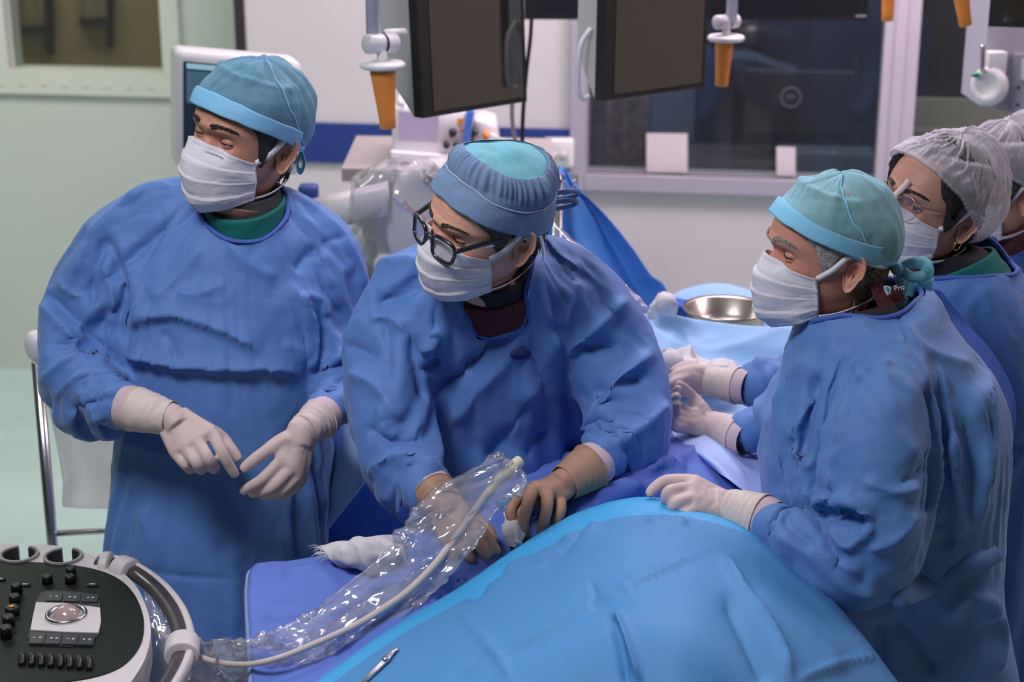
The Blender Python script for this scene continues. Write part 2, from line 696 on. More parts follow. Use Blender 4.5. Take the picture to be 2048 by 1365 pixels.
def torso(bm, rs, seg=36, yaw=0.0, e=.8):
    c = []
    for l, r, py, Y, d in rs:
        p = P((l + r) / 2, py, Y)
        c.append((*p, (r - l) / 2 * mpp(p), d))
    rings = []
    for q in catmull(c, 6):
        ring = []
        for k in range(seg):
            a = 2 * math.pi * k / seg
            ca, sa = math.cos(a), math.sin(a)
            x = math.copysign(abs(ca) ** e, ca) * q[3]
            y = math.copysign(abs(sa) ** e, sa) * q[4]
            ring.append(Vector((q[0] + x, q[1] + y + yaw * x, q[2])))
        rings.append(ring)
    loft(bm, rings)


FOLD = 1.6


def make_gown(root, material, rings, arms, neck, vox=.0105, shrink=-.14, body_shrink=-.045, fold_w=1.35, fold_h=1.0, frames=34, lines=(), amp=.008, yaw=0.0, neck_r=.17, seed=0, stiff=1.0, bend=.4):
    bm = bmesh.new()
    torso(bm, rings, yaw=yaw)
    for a in arms:
        pxtube(bm, a, seg=22)
    g = obj('gown', bm, material, root)
    remesh(g, vox, 5)
    col = bpy.data.objects.new('proxy', g.data.copy())
    COL.objects.link(col)
    co, no = getco(col.data)
    setco(col.data, co - no * .018)
    d = col.modifiers.new('d', 'DECIMATE')
    d.ratio = .22
    bake(col)
    col.modifiers.new('c', 'COLLISION')
    col.collision.thickness_outer = .004
    col.collision.cloth_friction = 10
    # pins: cuffs and neckline
    n3 = [P(*q) for q in neck]
    e1, e2 = n3[1] - n3[0], n3[2] - n3[0]
    cr = e1.cross(e2)
    ctr = n3[0] + (cr.cross(e1) * e2.length_squared + e2.cross(cr) * e1.length_squared) / (2 * cr.length_squared)
    nr = (ctr - n3[0]).length
    nrm = cr.normalized()
    if nrm.z < 0:
        nrm = -nrm
    print('neck radius', root.name, round(nr, 3), ctr, nrm)
    ends = [P(*a[-1][:3]) for a in arms]
    vg = g.vertex_groups.new(name='pin')
    side = (co - np.array(ctr)) @ np.array(nrm)
    rad = np.linalg.norm(co - np.array(ctr), axis=1)
    pin = (side > -.05) & (rad < nr * 1.2)
    for e in ends:
        pin |= np.linalg.norm(co - np.array(e), axis=1) < .055
    vg.add([int(i) for i in np.nonzero(pin)[0]], 1.0, 'REPLACE')
    cl = g.modifiers.new('c', 'CLOTH')
    s = cl.settings
    s.quality = 5
    s.mass = .15
    s.tension_stiffness = s.compression_stiffness = 22 * stiff
    s.shear_stiffness = 9 * stiff
    s.bending_stiffness = bend
    s.tension_damping = s.compression_damping = 15
    s.shear_damping = 10
    s.bending_damping = 2
    s.air_damping = 2
    s.vertex_group_mass = 'pin'
    s.shrink_min = shrink                 # sleeves are cut loose, the body of the gown less so
    s.shrink_max = body_shrink
    sl = np.zeros(len(co), bool)
    for a in arms:
        for q in catmull(a, 5)[8:]:
            pc = P(*q[:3])
            sl |= np.linalg.norm(co - np.array(pc), axis=1) < q[3] * mpp(pc) * 1.22
    vb = g.vertex_groups.new(name='body')
    vb.add([int(i) for i in np.nonzero(~sl)[0]], 1.0, 'REPLACE')
    s.vertex_group_shrink = 'body'
    cl.collision_settings.distance_min = .004
    cl.collision_settings.use_self_collision = False
    cl.point_cache.frame_start = 1
    cl.point_cache.frame_end = 100
    for f in range(1, frames):
        sc.frame_set(f)
    bake(g)
    bpy.data.objects.remove(col)
    # open the neckline along a clean plane
    bm = bmesh.new()
    bm.from_mesh(g.data)
    def erad(v):
        d = v.co - ctr
        h = d.dot(nrm)
        return (d - nrm * h).length / nr, h
    er = {v: erad(v) for v in bm.verts}
    kill = [f for f in bm.faces if all(er[v][0] < 1 and er[v][1] > -.07 for v in f.verts)]
    bmesh.ops.delete(bm, geom=kill, context='FACES')
    bmesh.ops.delete(bm, geom=[v for v in bm.verts if not v.link_faces], context='VERTS')
    rim = [e for e in bm.edges if e.is_boundary]
    for v in {v for e in rim for v in e.verts}:
        d = v.co - ctr
        h = d.dot(nrm)
        q = d - nrm * h
        v.co = ctr + nrm * h + q.normalized() * nr
    # longest boundary loop, in order
    nxt = {}
    for e in rim:
        a, b = e.verts
        nxt.setdefault(a, []).append(b)
        nxt.setdefault(b, []).append(a)
    seen, loops = set(), []
    for v0 in list(nxt):
        if v0 in seen:
            continue
        loop, v = [], v0
        while v is not None and v not in seen:
            seen.add(v)
            loop.append(v.co.copy())
            v = next((w for w in nxt[v] if w not in seen), None)
        loops.append(loop)
    loop = max(loops, key=len) if loops else []
    bm.to_mesh(g.data)
    bm.free()
    sm = g.modifiers.new('s', 'SMOOTH')
    sm.factor = .3
    sm.iterations = 1
    bake(g)
    subsurf(g, 1, True)
    creases(g, amp, seed)
    crumple(g, .0006, 30, seed + 3)
    folds(g, [(l[0], l[1] * (fold_w if len(l) == 3 else 1), l[2] * FOLD * fold_h, *l[3:]) for l in lines])
    sm = g.modifiers.new('s', 'SMOOTH')
    sm.factor = .22
    sm.iterations = 1
    bake(g)
    me = g.data
    me.polygons.foreach_set('use_smooth', [True] * len(me.polygons))
    if len(loop) > 12:
        a = np.array([list(p) for p in loop])
        for _ in range(6):
            a = (np.roll(a, 1, 0) + a * 2 + np.roll(a, -1, 0)) / 4
        a = a[::3]
        a = np.vstack([a, a[:2]])
        bm = bmesh.new()
        tube(bm, [(*p, .0048) for p in a], seg=8, n=2)
        obj('neck_binding', bm, M['trim'], g)
    NECKS[root.name] = (ctr, nrm)
    return g


def person(label, px, py, Y, z=0):
    p = P(px, py, Y)
    return thing('person', label, 'person', (p.x, p.y, z))


pA = person('standing man in blue gown and mask, face turned left, gloved hands before his belly', 440, 900, 3.05)
pB = person('man with black glasses leaning over the draped table in blue gown and tan gloves', 1000, 800, 2.98)
pC = person('grey-haired man in side view with aqua bow-tied cap, left hand resting on the cyan drape', 1790, 900, 2.62)
pD = person('woman in round glasses and white bouffant cap, standing behind the grey-haired man', 1920, 700, 3.08)
pE = person('figure in white bouffant cap at right edge, mostly hidden behind the woman in glasses', 2030, 700, 3.5)

gA = make_gown(
    pA, M['gown'],
    [(430, 560, 385, 3.06, .075), (380, 600, 425, 3.06, .10), (270, 655, 475, 3.06, .125), (235, 680, 560, 3.05, .155), (236, 668, 680, 3.04, .165), (238, 652, 760, 3.04, .165), (222, 662, 900, 3.03, .175), (212, 660, 1040, 3.01, .18), (212, 656, 1250, 2.99, .19), (225, 650, 1700, 2.95, .2), (235, 645, 2000, 2.95, .2)],
    [[(455, 405, 3.07, 50), (350, 405, 3.06, 62), (232, 490, 3.06, 84), (158, 600, 3.04, 80), (145, 725, 2.96, 76), (200, 790, 2.86, 60), (268, 818, 2.79, 44)],
     [(520, 410, 3.07, 50), (590, 435, 3.06, 56), (655, 500, 3.06, 72), (682, 620, 3.05, 60), (688, 730, 2.99, 58), (668, 795, 2.90, 50), (640, 838, 2.83, 40)]],
    [(493, 440, 2.93), (572, 378, 3.03), (405, 390, 3.03)], seed=1,
    lines=[
        ([(232, 706), (305, 725), (390, 738), (517, 740), (622, 752)], 46, 17, 's'),
        ([(250, 655), (339, 633), (454, 670), (525, 712)], 40, 11, 's'),
        ([(617, 752), (632, 700), (619, 623), (577, 555)], 30, 10, 's'),
        ([(205, 455), (237, 529), (254, 597), (240, 699)], 12, -12),
        ([(225, 450), (262, 540), (272, 620), (262, 665)], 16, 8),
        ([(330, 345), (210, 445), (172, 490), (135, 590)], 15, 11), ([(178, 446), (120, 520), (86, 580)], 14, -8), ([(215, 470), (190, 540), (175, 620)], 13, -10), ([(250, 400), (300, 375), (345, 372)], 12, 7),
        ([(110, 560), (150, 590), (190, 600)], 12, 8), ([(205, 520), (225, 590), (222, 660)], 10, 8),
        ([(80, 578), (135, 627), (177, 665), (224, 716)], 13, -11),
        ([(75, 600), (125, 655), (165, 700)], 14, 9),
        ([(72, 772), (152, 716), (222, 725)], 12, 11),
        ([(90, 690), (150, 690), (215, 712)], 11, -8),
        ([(105, 800), (177, 750), (279, 763)], 12, 9),
        ([(130, 825), (200, 800), (262, 790)], 10, -7),
        ([(150, 770), (185, 820), (200, 850)], 11, 8),
        ([(640, 491), (668, 478), (698, 470)], 9, -5),
        ([(640, 495), (655, 560), (668, 625)], 16, 9),
        ([(590, 545), (612, 515), (642, 492)], 13, -8),
        ([(600, 590), (640, 600), (655, 640)], 12, 8),
        ([(345, 428), (305, 500), (268, 565)], 4, -3),
        ([(573, 420), (600, 455), (640, 492)], 4, -3),
        ([(350, 590), (400, 588), (455, 565)], 16, 6), ([(300, 600), (340, 570), (420, 480)], 22, 6),
        ([(320, 660), (345, 690), (352, 725)], 8, -5), ([(450, 480), (500, 530), (560, 560)], 26, 7),
        ([(560, 690), (600, 700), (622, 715)], 18, 5),
        ([(235, 880), (330, 905), (440, 915)], 30, 5), ([(270, 1010), (300, 1080), (300, 1200)], 26, 8), ([(420, 960), (430, 1120), (440, 1300)], 40, 7),
        ([(215, 1115), (330, 1150), (480, 1160)], 8, -4), ([(560, 1000), (545, 1160), (560, 1300)], 40, -8), ([(262, 960), (255, 1060), (245, 1120)], 10, -5),
        ([(640, 745), (670, 720), (700, 700)], 11, 9), ([(640, 790), (680, 760), (715, 745)], 11, -8),
    ])
gB = make_gown(
    pB, M['gown'],
    [(935, 1080, 500, 2.80, .075), (890, 1120, 530, 2.82, .11), (790, 1215, 580, 2.86, .13), (775, 1235, 660, 2.90, .145), (810, 1225, 760, 2.95, .15), (845, 1190, 880, 2.99, .15), (850, 1180, 1000, 3.02, .16), (840, 1180, 1200, 3.02, .17), (850, 1160, 1900, 3.0, .18)],
    [[(960, 510, 2.84, 50), (870, 525, 2.86, 58), (810, 570, 2.85, 72), (757, 680, 2.82, 78), (775, 830, 2.74, 86), (815, 930, 2.66, 76), (865, 1000, 2.56, 42)],
     [(1030, 500, 2.84, 50), (1110, 525, 2.86, 62), (1190, 600, 2.86, 76), (1252, 710, 2.84, 82), (1278, 815, 2.78, 76), (1238, 885, 2.72, 60), (1184, 935, 2.66, 42)]],
    [(1000, 614, 2.70), (1056, 520, 2.80), (905, 540, 2.80)], seed=2, yaw=.12, fold_w=1.6, fold_h=1.45, body_shrink=-.04,
    lines=[
        ([(1029, 612), (988, 691), (926, 747), (858, 805)], 13, -11),
        ([(1050, 640), (1010, 720), (950, 790), (890, 870)], 24, 7),
        ([(1120, 650), (1070, 760), (1010, 900)], 34, 8),
        ([(1075, 800), (1020, 870), (960, 940)], 26, -9),
        ([(1258, 590), (1190, 660), (1131, 715)], 13, 11),
        ([(1248, 690), (1190, 700), (1140, 705)], 12, -11),
        ([(1165, 560), (1130, 600), (1105, 660)], 20, 7),
        ([(1311, 696), (1224, 778), (1157, 900)], 14, 11),
        ([(1180, 790), (1230, 770), (1300, 755)], 12, -9),
        ([(1205, 810), (1230, 850), (1245, 900)], 12, 7), ([(1340, 800), (1290, 850), (1225, 890)], 14, 7),
        ([(800, 640), (824, 691), (842, 757), (849, 809)], 11, -9),
        ([(770, 625), (775, 700), (770, 780)], 8, -5), ([(735, 640), (790, 640), (828, 690)], 13, 8),
        ([(690, 740), (760, 780), (800, 850)], 16, 9), ([(720, 850), (790, 880), (870, 870)], 16, -8),
        ([(735, 960), (780, 920), (840, 925), (885, 950)], 14, 10), ([(760, 800), (772, 860), (800, 870)], 9, 7),
        ([(840, 700), (860, 690), (880, 650)], 10, 9), ([(838, 735), (862, 740), (880, 720)], 8, -8),
        ([(700, 560), (760, 530), (850, 520)], 14, 7), ([(740, 610), (800, 590), (850, 560)], 12, -7),
        ([(1075, 470), (1120, 520), (1165, 545)], 14, 7), ([(690, 690), (720, 700), (760, 720)], 12, -6),
        ([(1100, 870), (1080, 880), (1050, 930)], 22, -7),
    ])
gC = make_gown(
    pC, M['gown_c'],
    [(1640, 1855, 580, 2.66, .085), (1612, 1885, 620, 2.66, .125), (1598, 1915, 660, 2.66, .15), (1580, 1965, 715, 2.65, .165), (1545, 2020, 800, 2.65, .18), (1512, 2018, 900, 2.64, .185), (1515, 1995, 1010, 2.64, .18), (1545, 1980, 1110, 2.64, .18), (1620, 2005, 1200, 2.64, .19), (1690, 2035, 1330, 2.63, .2), (1720, 2050, 1600, 2.62, .22), (1720, 2060, 2000, 2.62, .22)],
    [[(1790, 690, 2.60, 62), (1785, 770, 2.51, 92), (1755, 900, 2.44, 104), (1760, 1050, 2.40, 98), (1680, 1100, 2.40, 84), (1600, 1080, 2.43, 66), (1522, 1040, 2.48, 45)],
     [(1660, 700, 2.74, 60), (1600, 780, 2.80, 70), (1560, 840, 2.86, 58), (1478, 874, 2.86, 40)]],
    [(1628, 688, 2.62), (1745, 634, 2.555), (1846, 588, 2.65)], seed=3, neck_r=.16, fold_w=1.5, fold_h=1.15,
    lines=[
        ([(1864, 880), (1868, 960), (1853, 1040)], 14, -13),
        ([(1900, 860), (1912, 973), (1929, 1075)], 16, 9), ([(1940, 760), (1965, 900), (1960, 1060)], 18, 8), ([(1925, 820), (1945, 930), (1945, 1060)], 9, -6),
        ([(1723, 737), (1693, 825), (1670, 937), (1665, 985)], 14, 8), ([(1711, 765), (1770, 850), (1847, 931)], 40, 7),
        ([(1576, 890), (1600, 915), (1623, 943)], 12, 9), ([(1580, 870), (1560, 940), (1555, 990)], 12, -8), ([(1640, 780), (1600, 850), (1580, 880)], 16, 7),
        ([(1630, 1010), (1690, 1002), (1750, 1043)], 14, 15), ([(1640, 1030), (1690, 1030), (1735, 1060)], 10, -14),
        ([(1632, 1000), (1650, 1070), (1685, 1150)], 12, -12), ([(1660, 1040), (1690, 1090), (1720, 1080), (1750, 1043)], 11, 11), ([(1600, 985), (1635, 1000), (1630, 1020)], 10, 9),
        ([(1800, 970), (1830, 955), (1850, 930)], 7, -5), ([(1690, 590), (1760, 700), (1800, 860)], 26, 5), ([(1800, 640), (1850, 700), (1960, 740)], 22, 6), ([(1795, 625), (1815, 680), (1835, 740)], 5, -4),
        ([(1530, 1060), (1620, 1110), (1700, 1180), (1770, 1190)], 18, 6), ([(1620, 700), (1560, 790), (1520, 860)], 14, 6), ([(1700, 730), (1745, 735), (1790, 720)], 10, 5),
        ([(1880, 1240), (1930, 1190), (1990, 1240)], 26, 12), ([(1780, 1230), (1830, 1280), (1880, 1360)], 16, -9), ([(1965, 1180), (2000, 1260), (1990, 1365)], 16, 10), ([(1765, 1240), (1762, 1300), (1765, 1360)], 18, -12),
        ([(1905, 1100), (1890, 1060), (1870, 1050)], 20, -9),
        ([(1870, 720), (1890, 800), (1905, 880), (1915, 1000)], 10, 9), ([(1855, 760), (1872, 840), (1866, 900)], 13, -9), ([(1975, 740), (1985, 860), (1975, 1000)], 12, 7), ([(1640, 740), (1620, 830), (1590, 960)], 12, -9), ([(1700, 690), (1660, 780), (1640, 900)], 14, 8),
        ([(1720, 960), (1790, 985), (1845, 975)], 12, 8), ([(1730, 1100), (1790, 1080), (1840, 1020)], 14, 8), ([(1620, 1080), (1660, 1120), (1730, 1150)], 12, 8), ([(1560, 1020), (1590, 1060), (1640, 1100)], 12, -7),
    ])
gD = make_gown(
    pD, M['gown'],
    [(1865, 1990, 480, 3.08, .07), (1840, 2020, 530, 3.08, .11), (1800, 2075, 590, 3.08, .13), (1775, 2110, 700, 3.08, .15), (1760, 2120, 900, 3.08, .16), (1770, 2120, 1365, 3.05, .18), (1780, 2120, 2000, 3.05, .18)],
    [[(1840, 590, 3.05, 55), (1770, 650, 3.0, 66), (1660, 720, 3.0, 56), (1560, 765, 3.02, 54), (1478, 772, 3.02, 38)],
     [(2010, 590, 3.10, 55), (2060, 680, 3.1, 62), (2080, 800, 3.05, 60), (2060, 900, 2.98, 50)]],
    [(1849, 565, 3.02), (1957, 520, 2.98), (1975, 478, 3.12)], vox=.014, frames=26, seed=4, neck_r=.16,
    lines=[([(1500, 700), (1530, 740), (1560, 800)], 12, 9), ([(1490, 715), (1560, 700), (1620, 690)], 14, 10), ([(1560, 710), (1600, 740), (1600, 780)], 12, -9),
           ([(1990, 560), (2020, 700), (2048, 800)], 20, 7), ([(1960, 560), (1990, 640), (2040, 700)], 12, 6), ([(2010, 880), (2030, 900), (2048, 890)], 12, -9)])
gE = make_gown(
    pE, M['gown'],
    [(1985, 2105, 430, 3.5, .07), (1950, 2150, 480, 3.5, .11), (1915, 2190, 540, 3.5, .13), (1900, 2210, 640, 3.5, .15), (1900, 2210, 1000, 3.5, .16), (1900, 2210, 1700, 3.5, .18)],
    [[(2130, 520, 3.5, 50), (2200, 600, 3.5, 55), (2210, 720, 3.45, 50)]],
    [(1975, 470, 3.42), (2048, 440, 3.4), (2060, 425, 3.55)], vox=.017, frames=20, seed=5, neck_r=.16,
    lines=[([(1960, 490), (2000, 520), (2048, 530)], 14, 7)])
sc.frame_set(1)
# shoes under every gown
for root in (pA, pB, pC, pD, pE):
    c = root.location
    for s in (-1, 1):
        bm = bmesh.new()
        tube(bm, [(c.x + s * .11, c.y, .07, .05), (c.x + s * .10, c.y, .3, .065), (c.x + s * .09, c.y, .60, .08)], seg=16)
        obj('trouser_leg', bm, M['green'], root)
        bm = bmesh.new()
        tube(bm, [(c.x + s * .11, c.y + .06, .045, .04), (c.x + s * .115, c.y - .02, .05, .048), (c.x + s * .12, c.y - .12, .04, .045), (c.x + s * .12, c.y - .19, .032, .03)], seg=16, flat=1)
        me = obj('shoe', bm, M['white'], root)
        k, _ = getco(me.data)
        k[:, 2] = np.maximum(k[:, 2], 0)
        setco(me.data, k)
# belt on the side-view gown, mark on the chest of the man with glasses

# ------------------------------------------------------------------ heads
def skin_mat(name, col, spec=.4):
    m = mat(name, col, .48, sss=.12, bump=.12, bscale=350, spec=spec)
    nt = m.node_tree
    b = nt.nodes['Principled BSDF']
    at = nt.nodes.new('ShaderNodeAttribute')
    at.attribute_name = 'tint'
    n = nt.nodes.new('ShaderNodeTexNoise')
    n.inputs['Scale'].default_value = 40
    n.inputs['Detail'].default_value = 5
    r = nt.nodes.new('ShaderNodeValToRGB')
    r.color_ramp.elements[0].color = (*[c * .93 for c in col], 1)
    r.color_ramp.elements[1].color = (*[min(1, c * 1.06) for c in col], 1)
    r.color_ramp.elements[0].position = .35
    r.color_ramp.elements[1].position = .65
    mx = nt.nodes.new('ShaderNodeMix')
    mx.data_type = 'RGBA'
    mx.blend_type = 'MULTIPLY'
    mx.inputs['Factor'].default_value = 1
    nt.links.new(n.outputs['Fac'], r.inputs['Fac'])
    nt.links.new(r.outputs['Color'], mx.inputs['A'])
    nt.links.new(at.outputs['Color'], mx.inputs['B'])
    nt.links.new(mx.outputs['Result'], b.inputs['Base Color'])
    return m


M['sclera'] = mat('eye_white', (.62, .55, .53), .25)
M['iris'] = mat('eye_iris', (.05, .03, .02), .15)
M['hair_dark'] = mat('hair_dark', (.012, .009, .008), .5, vary=.6, vscale=120, bump=1, bscale=400)
M['hair_brown'] = mat('hair_brown', (.045, .03, .022), .5, vary=.6, vscale=120, bump=1, bscale=400)
M['hair_grey'] = mat('hair_grey', (.34, .31, .29), .6, vary=.5, vscale=90, bump=1, bscale=400)
M['strap'] = mat('mask_strap', (.74, .70, .76), .8, bump=.5, bscale=800)
M['print'] = mat('mask_print', (.22, .25, .42), .8)

ZT = np.array([[.122, .004, -.004, .016], [.119, .022, .012, .032], [.112, .040, .034, .052], [.10, .056, .056, .074], [.08, .0685, .077, .091], [.06, .075, .089, .100],
               [.04, .077, .0955, .105], [.02, .077, .0975, .106], [.0, .0760, .0905, .104], [-.02, .0745, .0885, .100], [-.04, .072, .088, .092],
               [-.06, .0685, .0885, .080], [-.08, .062, .0875, .068], [-.095, .054, .085, .062], [-.108, .044, .078, .060], [-.118, .042, .064, .060],
               [-.13, .048, .050, .062], [-.15, .054, .040, .066], [-.20, .060, .034, .072]])
_zz = np.linspace(-.20, .122, 400)
_tab = np.stack([np.interp(_zz, ZT[::-1, 0], ZT[::-1, k]) for k in (1, 2, 3)], 1)
for _ in range(10):
    _tab[1:-1] = (_tab[:-2] + 2 * _tab[1:-1] + _tab[2:]) / 4


def head_xy(th, z, off=0.0):
    """head outline at height z, angle th from the face (arrays): local x, y"""
    w, yf, yb = (np.interp(z, _zz, _tab[:, k]) + off for k in range(3))
    s, c = np.sin(th), np.cos(th)
    x = w * np.sign(s) * np.abs(s) ** .92
    y = np.where(c >= 0, yf * np.abs(c) ** .88, -yb * np.abs(c) ** .95) - 0.0
    return x, y


def g2(x, z, x0, z0, sx, sz):
    return np.exp(-((x - x0) / sx) ** 2 - ((z - z0) / sz) ** 2)


class Head:
    def __init__(s, yaw, pitch, roll, anchor, at, scale=1.0):
        f = Vector((-math.sin(yaw), -math.cos(yaw), 0))
        r = f.cross(Vector((0, 0, 1)))
        u = Vector((0, 0, 1))
        q = Matrix.Rotation(-pitch, 3, r)
        f, u = q @ f, q @ u
        q = Matrix.Rotation(roll, 3, f)
        r, u = q @ r, q @ u
        s.R = Matrix((r, f, u)).transposed()
        s.s = scale
        s.o = Vector(P(*at)) - s.R @ (Vector(anchor) * scale)

    def w(s, p):
        return s.o + s.R @ (Vector(p) * s.s)

    def d(s, p):
        return s.R @ Vector(p)

    def loc(s, p):
        return (s.R.transposed() @ (Vector(p) - s.o)) / s.s

    def on(s, th_deg, z, off=0.0):
        x, y = head_xy(np.array([math.radians(th_deg)]), np.array([z]), off)
        return s.w((x[0], y[0], z))

    def arr(s, a):
        return np.array(s.o) + (a * s.s) @ np.array(s.R).T


LE, RE = (-.078, -.018, -.012), (.078, -.018, -.012)      # ears, in the head's own frame


def ear(bm, H, side):
    """an ear: a shell with a raised rim, hollow and lobe"""
    c = Vector((side * .0745, -.014, -.012))
    fl = R(28)
    X = Vector((0, -math.cos(fl), 0)) + Vector((side * math.sin(fl), 0, 0))     # back and out
    N = Vector((side * math.cos(fl), math.sin(fl), 0))
    Z = Vector((0, -.20, 1)).normalized()
    rows = []
    n = 40
    for j, rr in enumerate((1.0, 1.03, 1.0, .93, .84, .74, .62, .5, .38, .25, .12, .02)):
        ring = []
        for k in range(n):
            a = 2 * math.pi * k / n
            ca, sa = math.cos(a), math.sin(a)
            wx = .0185 * (1 + .10 * sa) * (1 if ca > 0 else .9)
            hz = .0325 if sa > 0 else .033
            if sa < -.3:
                wx *= .80
            x, z = wx * ca * rr, hz * sa * rr
            lobe = max(0, -sa - .45) * 1.6
            front = max(0, -ca)
            h = (0, .0045, .0075, .0075, .0045, .0025, .004, .002, -.003, -.006, -.007, -.007)[j]
            if lobe and j > 3:
                h = h * (1 - min(1, lobe)) + .004 * min(1, lobe)
            h -= front * .004 * rr
            h -= .004 if j == 0 else 0
            ring.append(H.w(c + X * (x + .008) + Z * z + N * (h + .004)))
        rows.append(ring)
    loft(bm, rows)


def make_head(root, H, skin, neckc, stubble=0, eye_dir=(0, 1, 0), lid=(.16, .20), brow=None, brow_w=1.0, wrinkle=0, nose=1.0):
    nz, nt_ = 118, 132
    zs = np.concatenate([np.linspace(.1215, .10, 14), np.linspace(.10, -.12, nz - 38)[1:], np.linspace(-.12, -.20, 25)[1:]])
    th = np.linspace(-math.pi, math.pi, nt_, endpoint=False)
    TH, ZZ = np.meshgrid(th, zs)
    X, Y = head_xy(TH, ZZ)
    F = np.clip(np.cos(TH), 0, 1) ** .5
    aX = np.abs(X)
    dy = -.0115 * g2(aX, ZZ, .031, -.001, .0175, .0125)                       # sockets
    dy += .0065 * g2(aX, ZZ, .026, .021, .024, .009)                          # brow ridge
    dy += .003 * g2(X, ZZ, 0, .02, .014, .010)
    dy -= .0045 * g2(X, ZZ, 0, .002, .012, .008)                              # root of the nose
    dy += .0055 * g2(aX, ZZ, .047, -.026, .018, .014)                         # cheekbones
    t = np.clip((.006 - ZZ) / .05, 0, 1)
    nr = .003 + .023 * t ** 1.15
    cut = 1 / (1 + np.exp((-.050 - ZZ) / .0022))
    dy += nose * nr * cut * np.exp(-(X / (.0085 + .006 * t)) ** 2) * (ZZ < .012)
    dy += .009 * nose * g2(aX, ZZ, .014, -.044, .006, .008)                    # nostrils
    dy += .006 * g2(X, ZZ, 0, -.068, .026, .006) + .006 * g2(X, ZZ, 0, -.079, .02, .006) - .003 * g2(X, ZZ, 0, -.0735, .024, .002)
    dy += .006 * g2(X, ZZ, 0, -.103, .018, .011)
    if wrinkle:
        fr = np.exp(-((ZZ - .050) / .022) ** 2)
        dy += wrinkle * .0012 * np.sin(ZZ * 900 + 12 * X) * fr * np.exp(-(X / .05) ** 2)
        dy -= wrinkle * .003 * (g2(aX, ZZ, .006, .026, .0022, .012) + .5 * g2(aX, ZZ, .014, .03, .002, .010))
        for k in (-.35, 0, .35):                                              # crow's feet
            dy -= wrinkle * .0012 * np.exp(-((ZZ - .0 - k * (aX - .045)) / .0015) ** 2) * np.exp(-((aX - .056) / .008) ** 2)
        dy -= wrinkle * .0015 * np.exp(-((ZZ + .014 + .25 * (aX - .03)) / .002) ** 2) * np.exp(-((aX - .032) / .013) ** 2)
    dy *= np.where(np.cos(TH) > 0, 1, 0)
    Y = Y + dy * F
    # the neck bends from under the jaw to the collar
    tgt = H.loc(neckc)
    k = np.clip((-.112 - ZZ) / .088, 0, 1)
    k = k * k * (3 - 2 * k)
    tx = tgt[0] + .060 * np.sin(TH)
    ty = tgt[1] + .060 * np.cos(TH)
    tz = tgt[2] - .02
    pts = np.stack([X * (1 - k) + tx * k, Y * (1 - k) + ty * k, ZZ * (1 - k) + tz * k], -1)
    bm = bmesh.new()
    lay = bm.verts.layers.float_color.new('tint')
    rows = [[Vector(p) for p in H.arr(pts[i])] for i in range(len(zs))]
    vs = loft(bm, rows)
    for i in range(len(zs)):
        for j in range(nt_):
            x, y, z = pts[i, j]
            c = np.array([1.0, 1.0, 1.0])
            if y > 0 and i < len(zs) - 24:
                rd = math.exp(-(x / .016) ** 2 - ((z + .03) / .022) ** 2) * .9 + .6 * math.exp(-((abs(x) - .045) / .02) ** 2 - ((z + .03) / .018) ** 2)
                c *= 1 - rd * np.array([-.10, .14, .12])
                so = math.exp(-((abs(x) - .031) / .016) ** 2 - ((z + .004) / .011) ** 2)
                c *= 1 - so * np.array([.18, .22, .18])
            if stubble and z < -.022:
                lim = -.038 - .04 * max(0, (y - .06) / .03) * (1 if abs(x) > .02 else .2)
                a = min(1, max(0, (lim - z) / .025)) * min(1, max(0, (y + .005) / .03))
                c *= 1 - stubble * a * np.array([.55, .48, .40])
            vs[i][j][lay] = (*c, 1)
    n0 = len(bm.verts)
    for side in (-1, 1):
        ear(bm, H, side)
        e = Vector((side * .031, .0690, -.001))
        for up in (1, -1):
            rows = []
            for a in np.linspace(R(-84), R(84), 22):
                e0 = (lid[0] if up > 0 else lid[1]) * 1.25 * (max(0, math.cos(a * 1.02)) ** .7) - .02
                col = []
                for q in np.linspace(0, 1, 8):
                    el = e0 + (R(80) - e0) * q
                    rr = .0136 if q > 0 else .0127
                    col.append(H.w(e + Vector((math.sin(a) * math.cos(el) * 1.12, math.cos(a) * math.cos(el), up * math.sin(el))) * rr))
                rows.append(col)
            loft(bm, rows, cap=False, closed=False)
    for v in bm.verts:
        if v[lay][3] == 0:
            v[lay] = (1.0, .86, .84, 1)
    b = obj('body', bm, skin, root)
    for side in (-1, 1):
        e = Vector((side * .031, .0690, -.001))
        bm = bmesh.new()
        bmesh.ops.create_uvsphere(bm, u_segments=28, v_segments=20, radius=.0124 * H.s)
        ed = H.d(eye_dir).normalized()
        rot = ed.to_track_quat('Z', 'Y').to_matrix()
        for v in bm.verts:
            v.co = H.w(e) + rot @ v.co
        me = obj('eye', bm, M['sclera'], b)
        bl_ = bmesh.new()
        pts = []
        for a in np.linspace(R(-62), R(66), 15):
            e0 = lid[0] * 1.25 * (max(0, math.cos(a * 1.02)) ** .7) - .02
            pts.append((*H.w(e + Vector((math.sin(a) * math.cos(e0) * 1.12, math.cos(a) * math.cos(e0), math.sin(e0))) * .0139), .0008))
        tube(bl_, pts, seg=5, n=2)
        obj('eyelashes', bl_, M['hair_dark'], b)
        me.data.materials.append(M['iris'])
        me.data.materials.append(M['black'])
        for p in me.data.polygons:
            ang = (Vector(p.center) - H.w(e)).normalized().angle(ed)
            p.material_index = 2 if ang < R(12) else 1 if ang < R(27) else 0
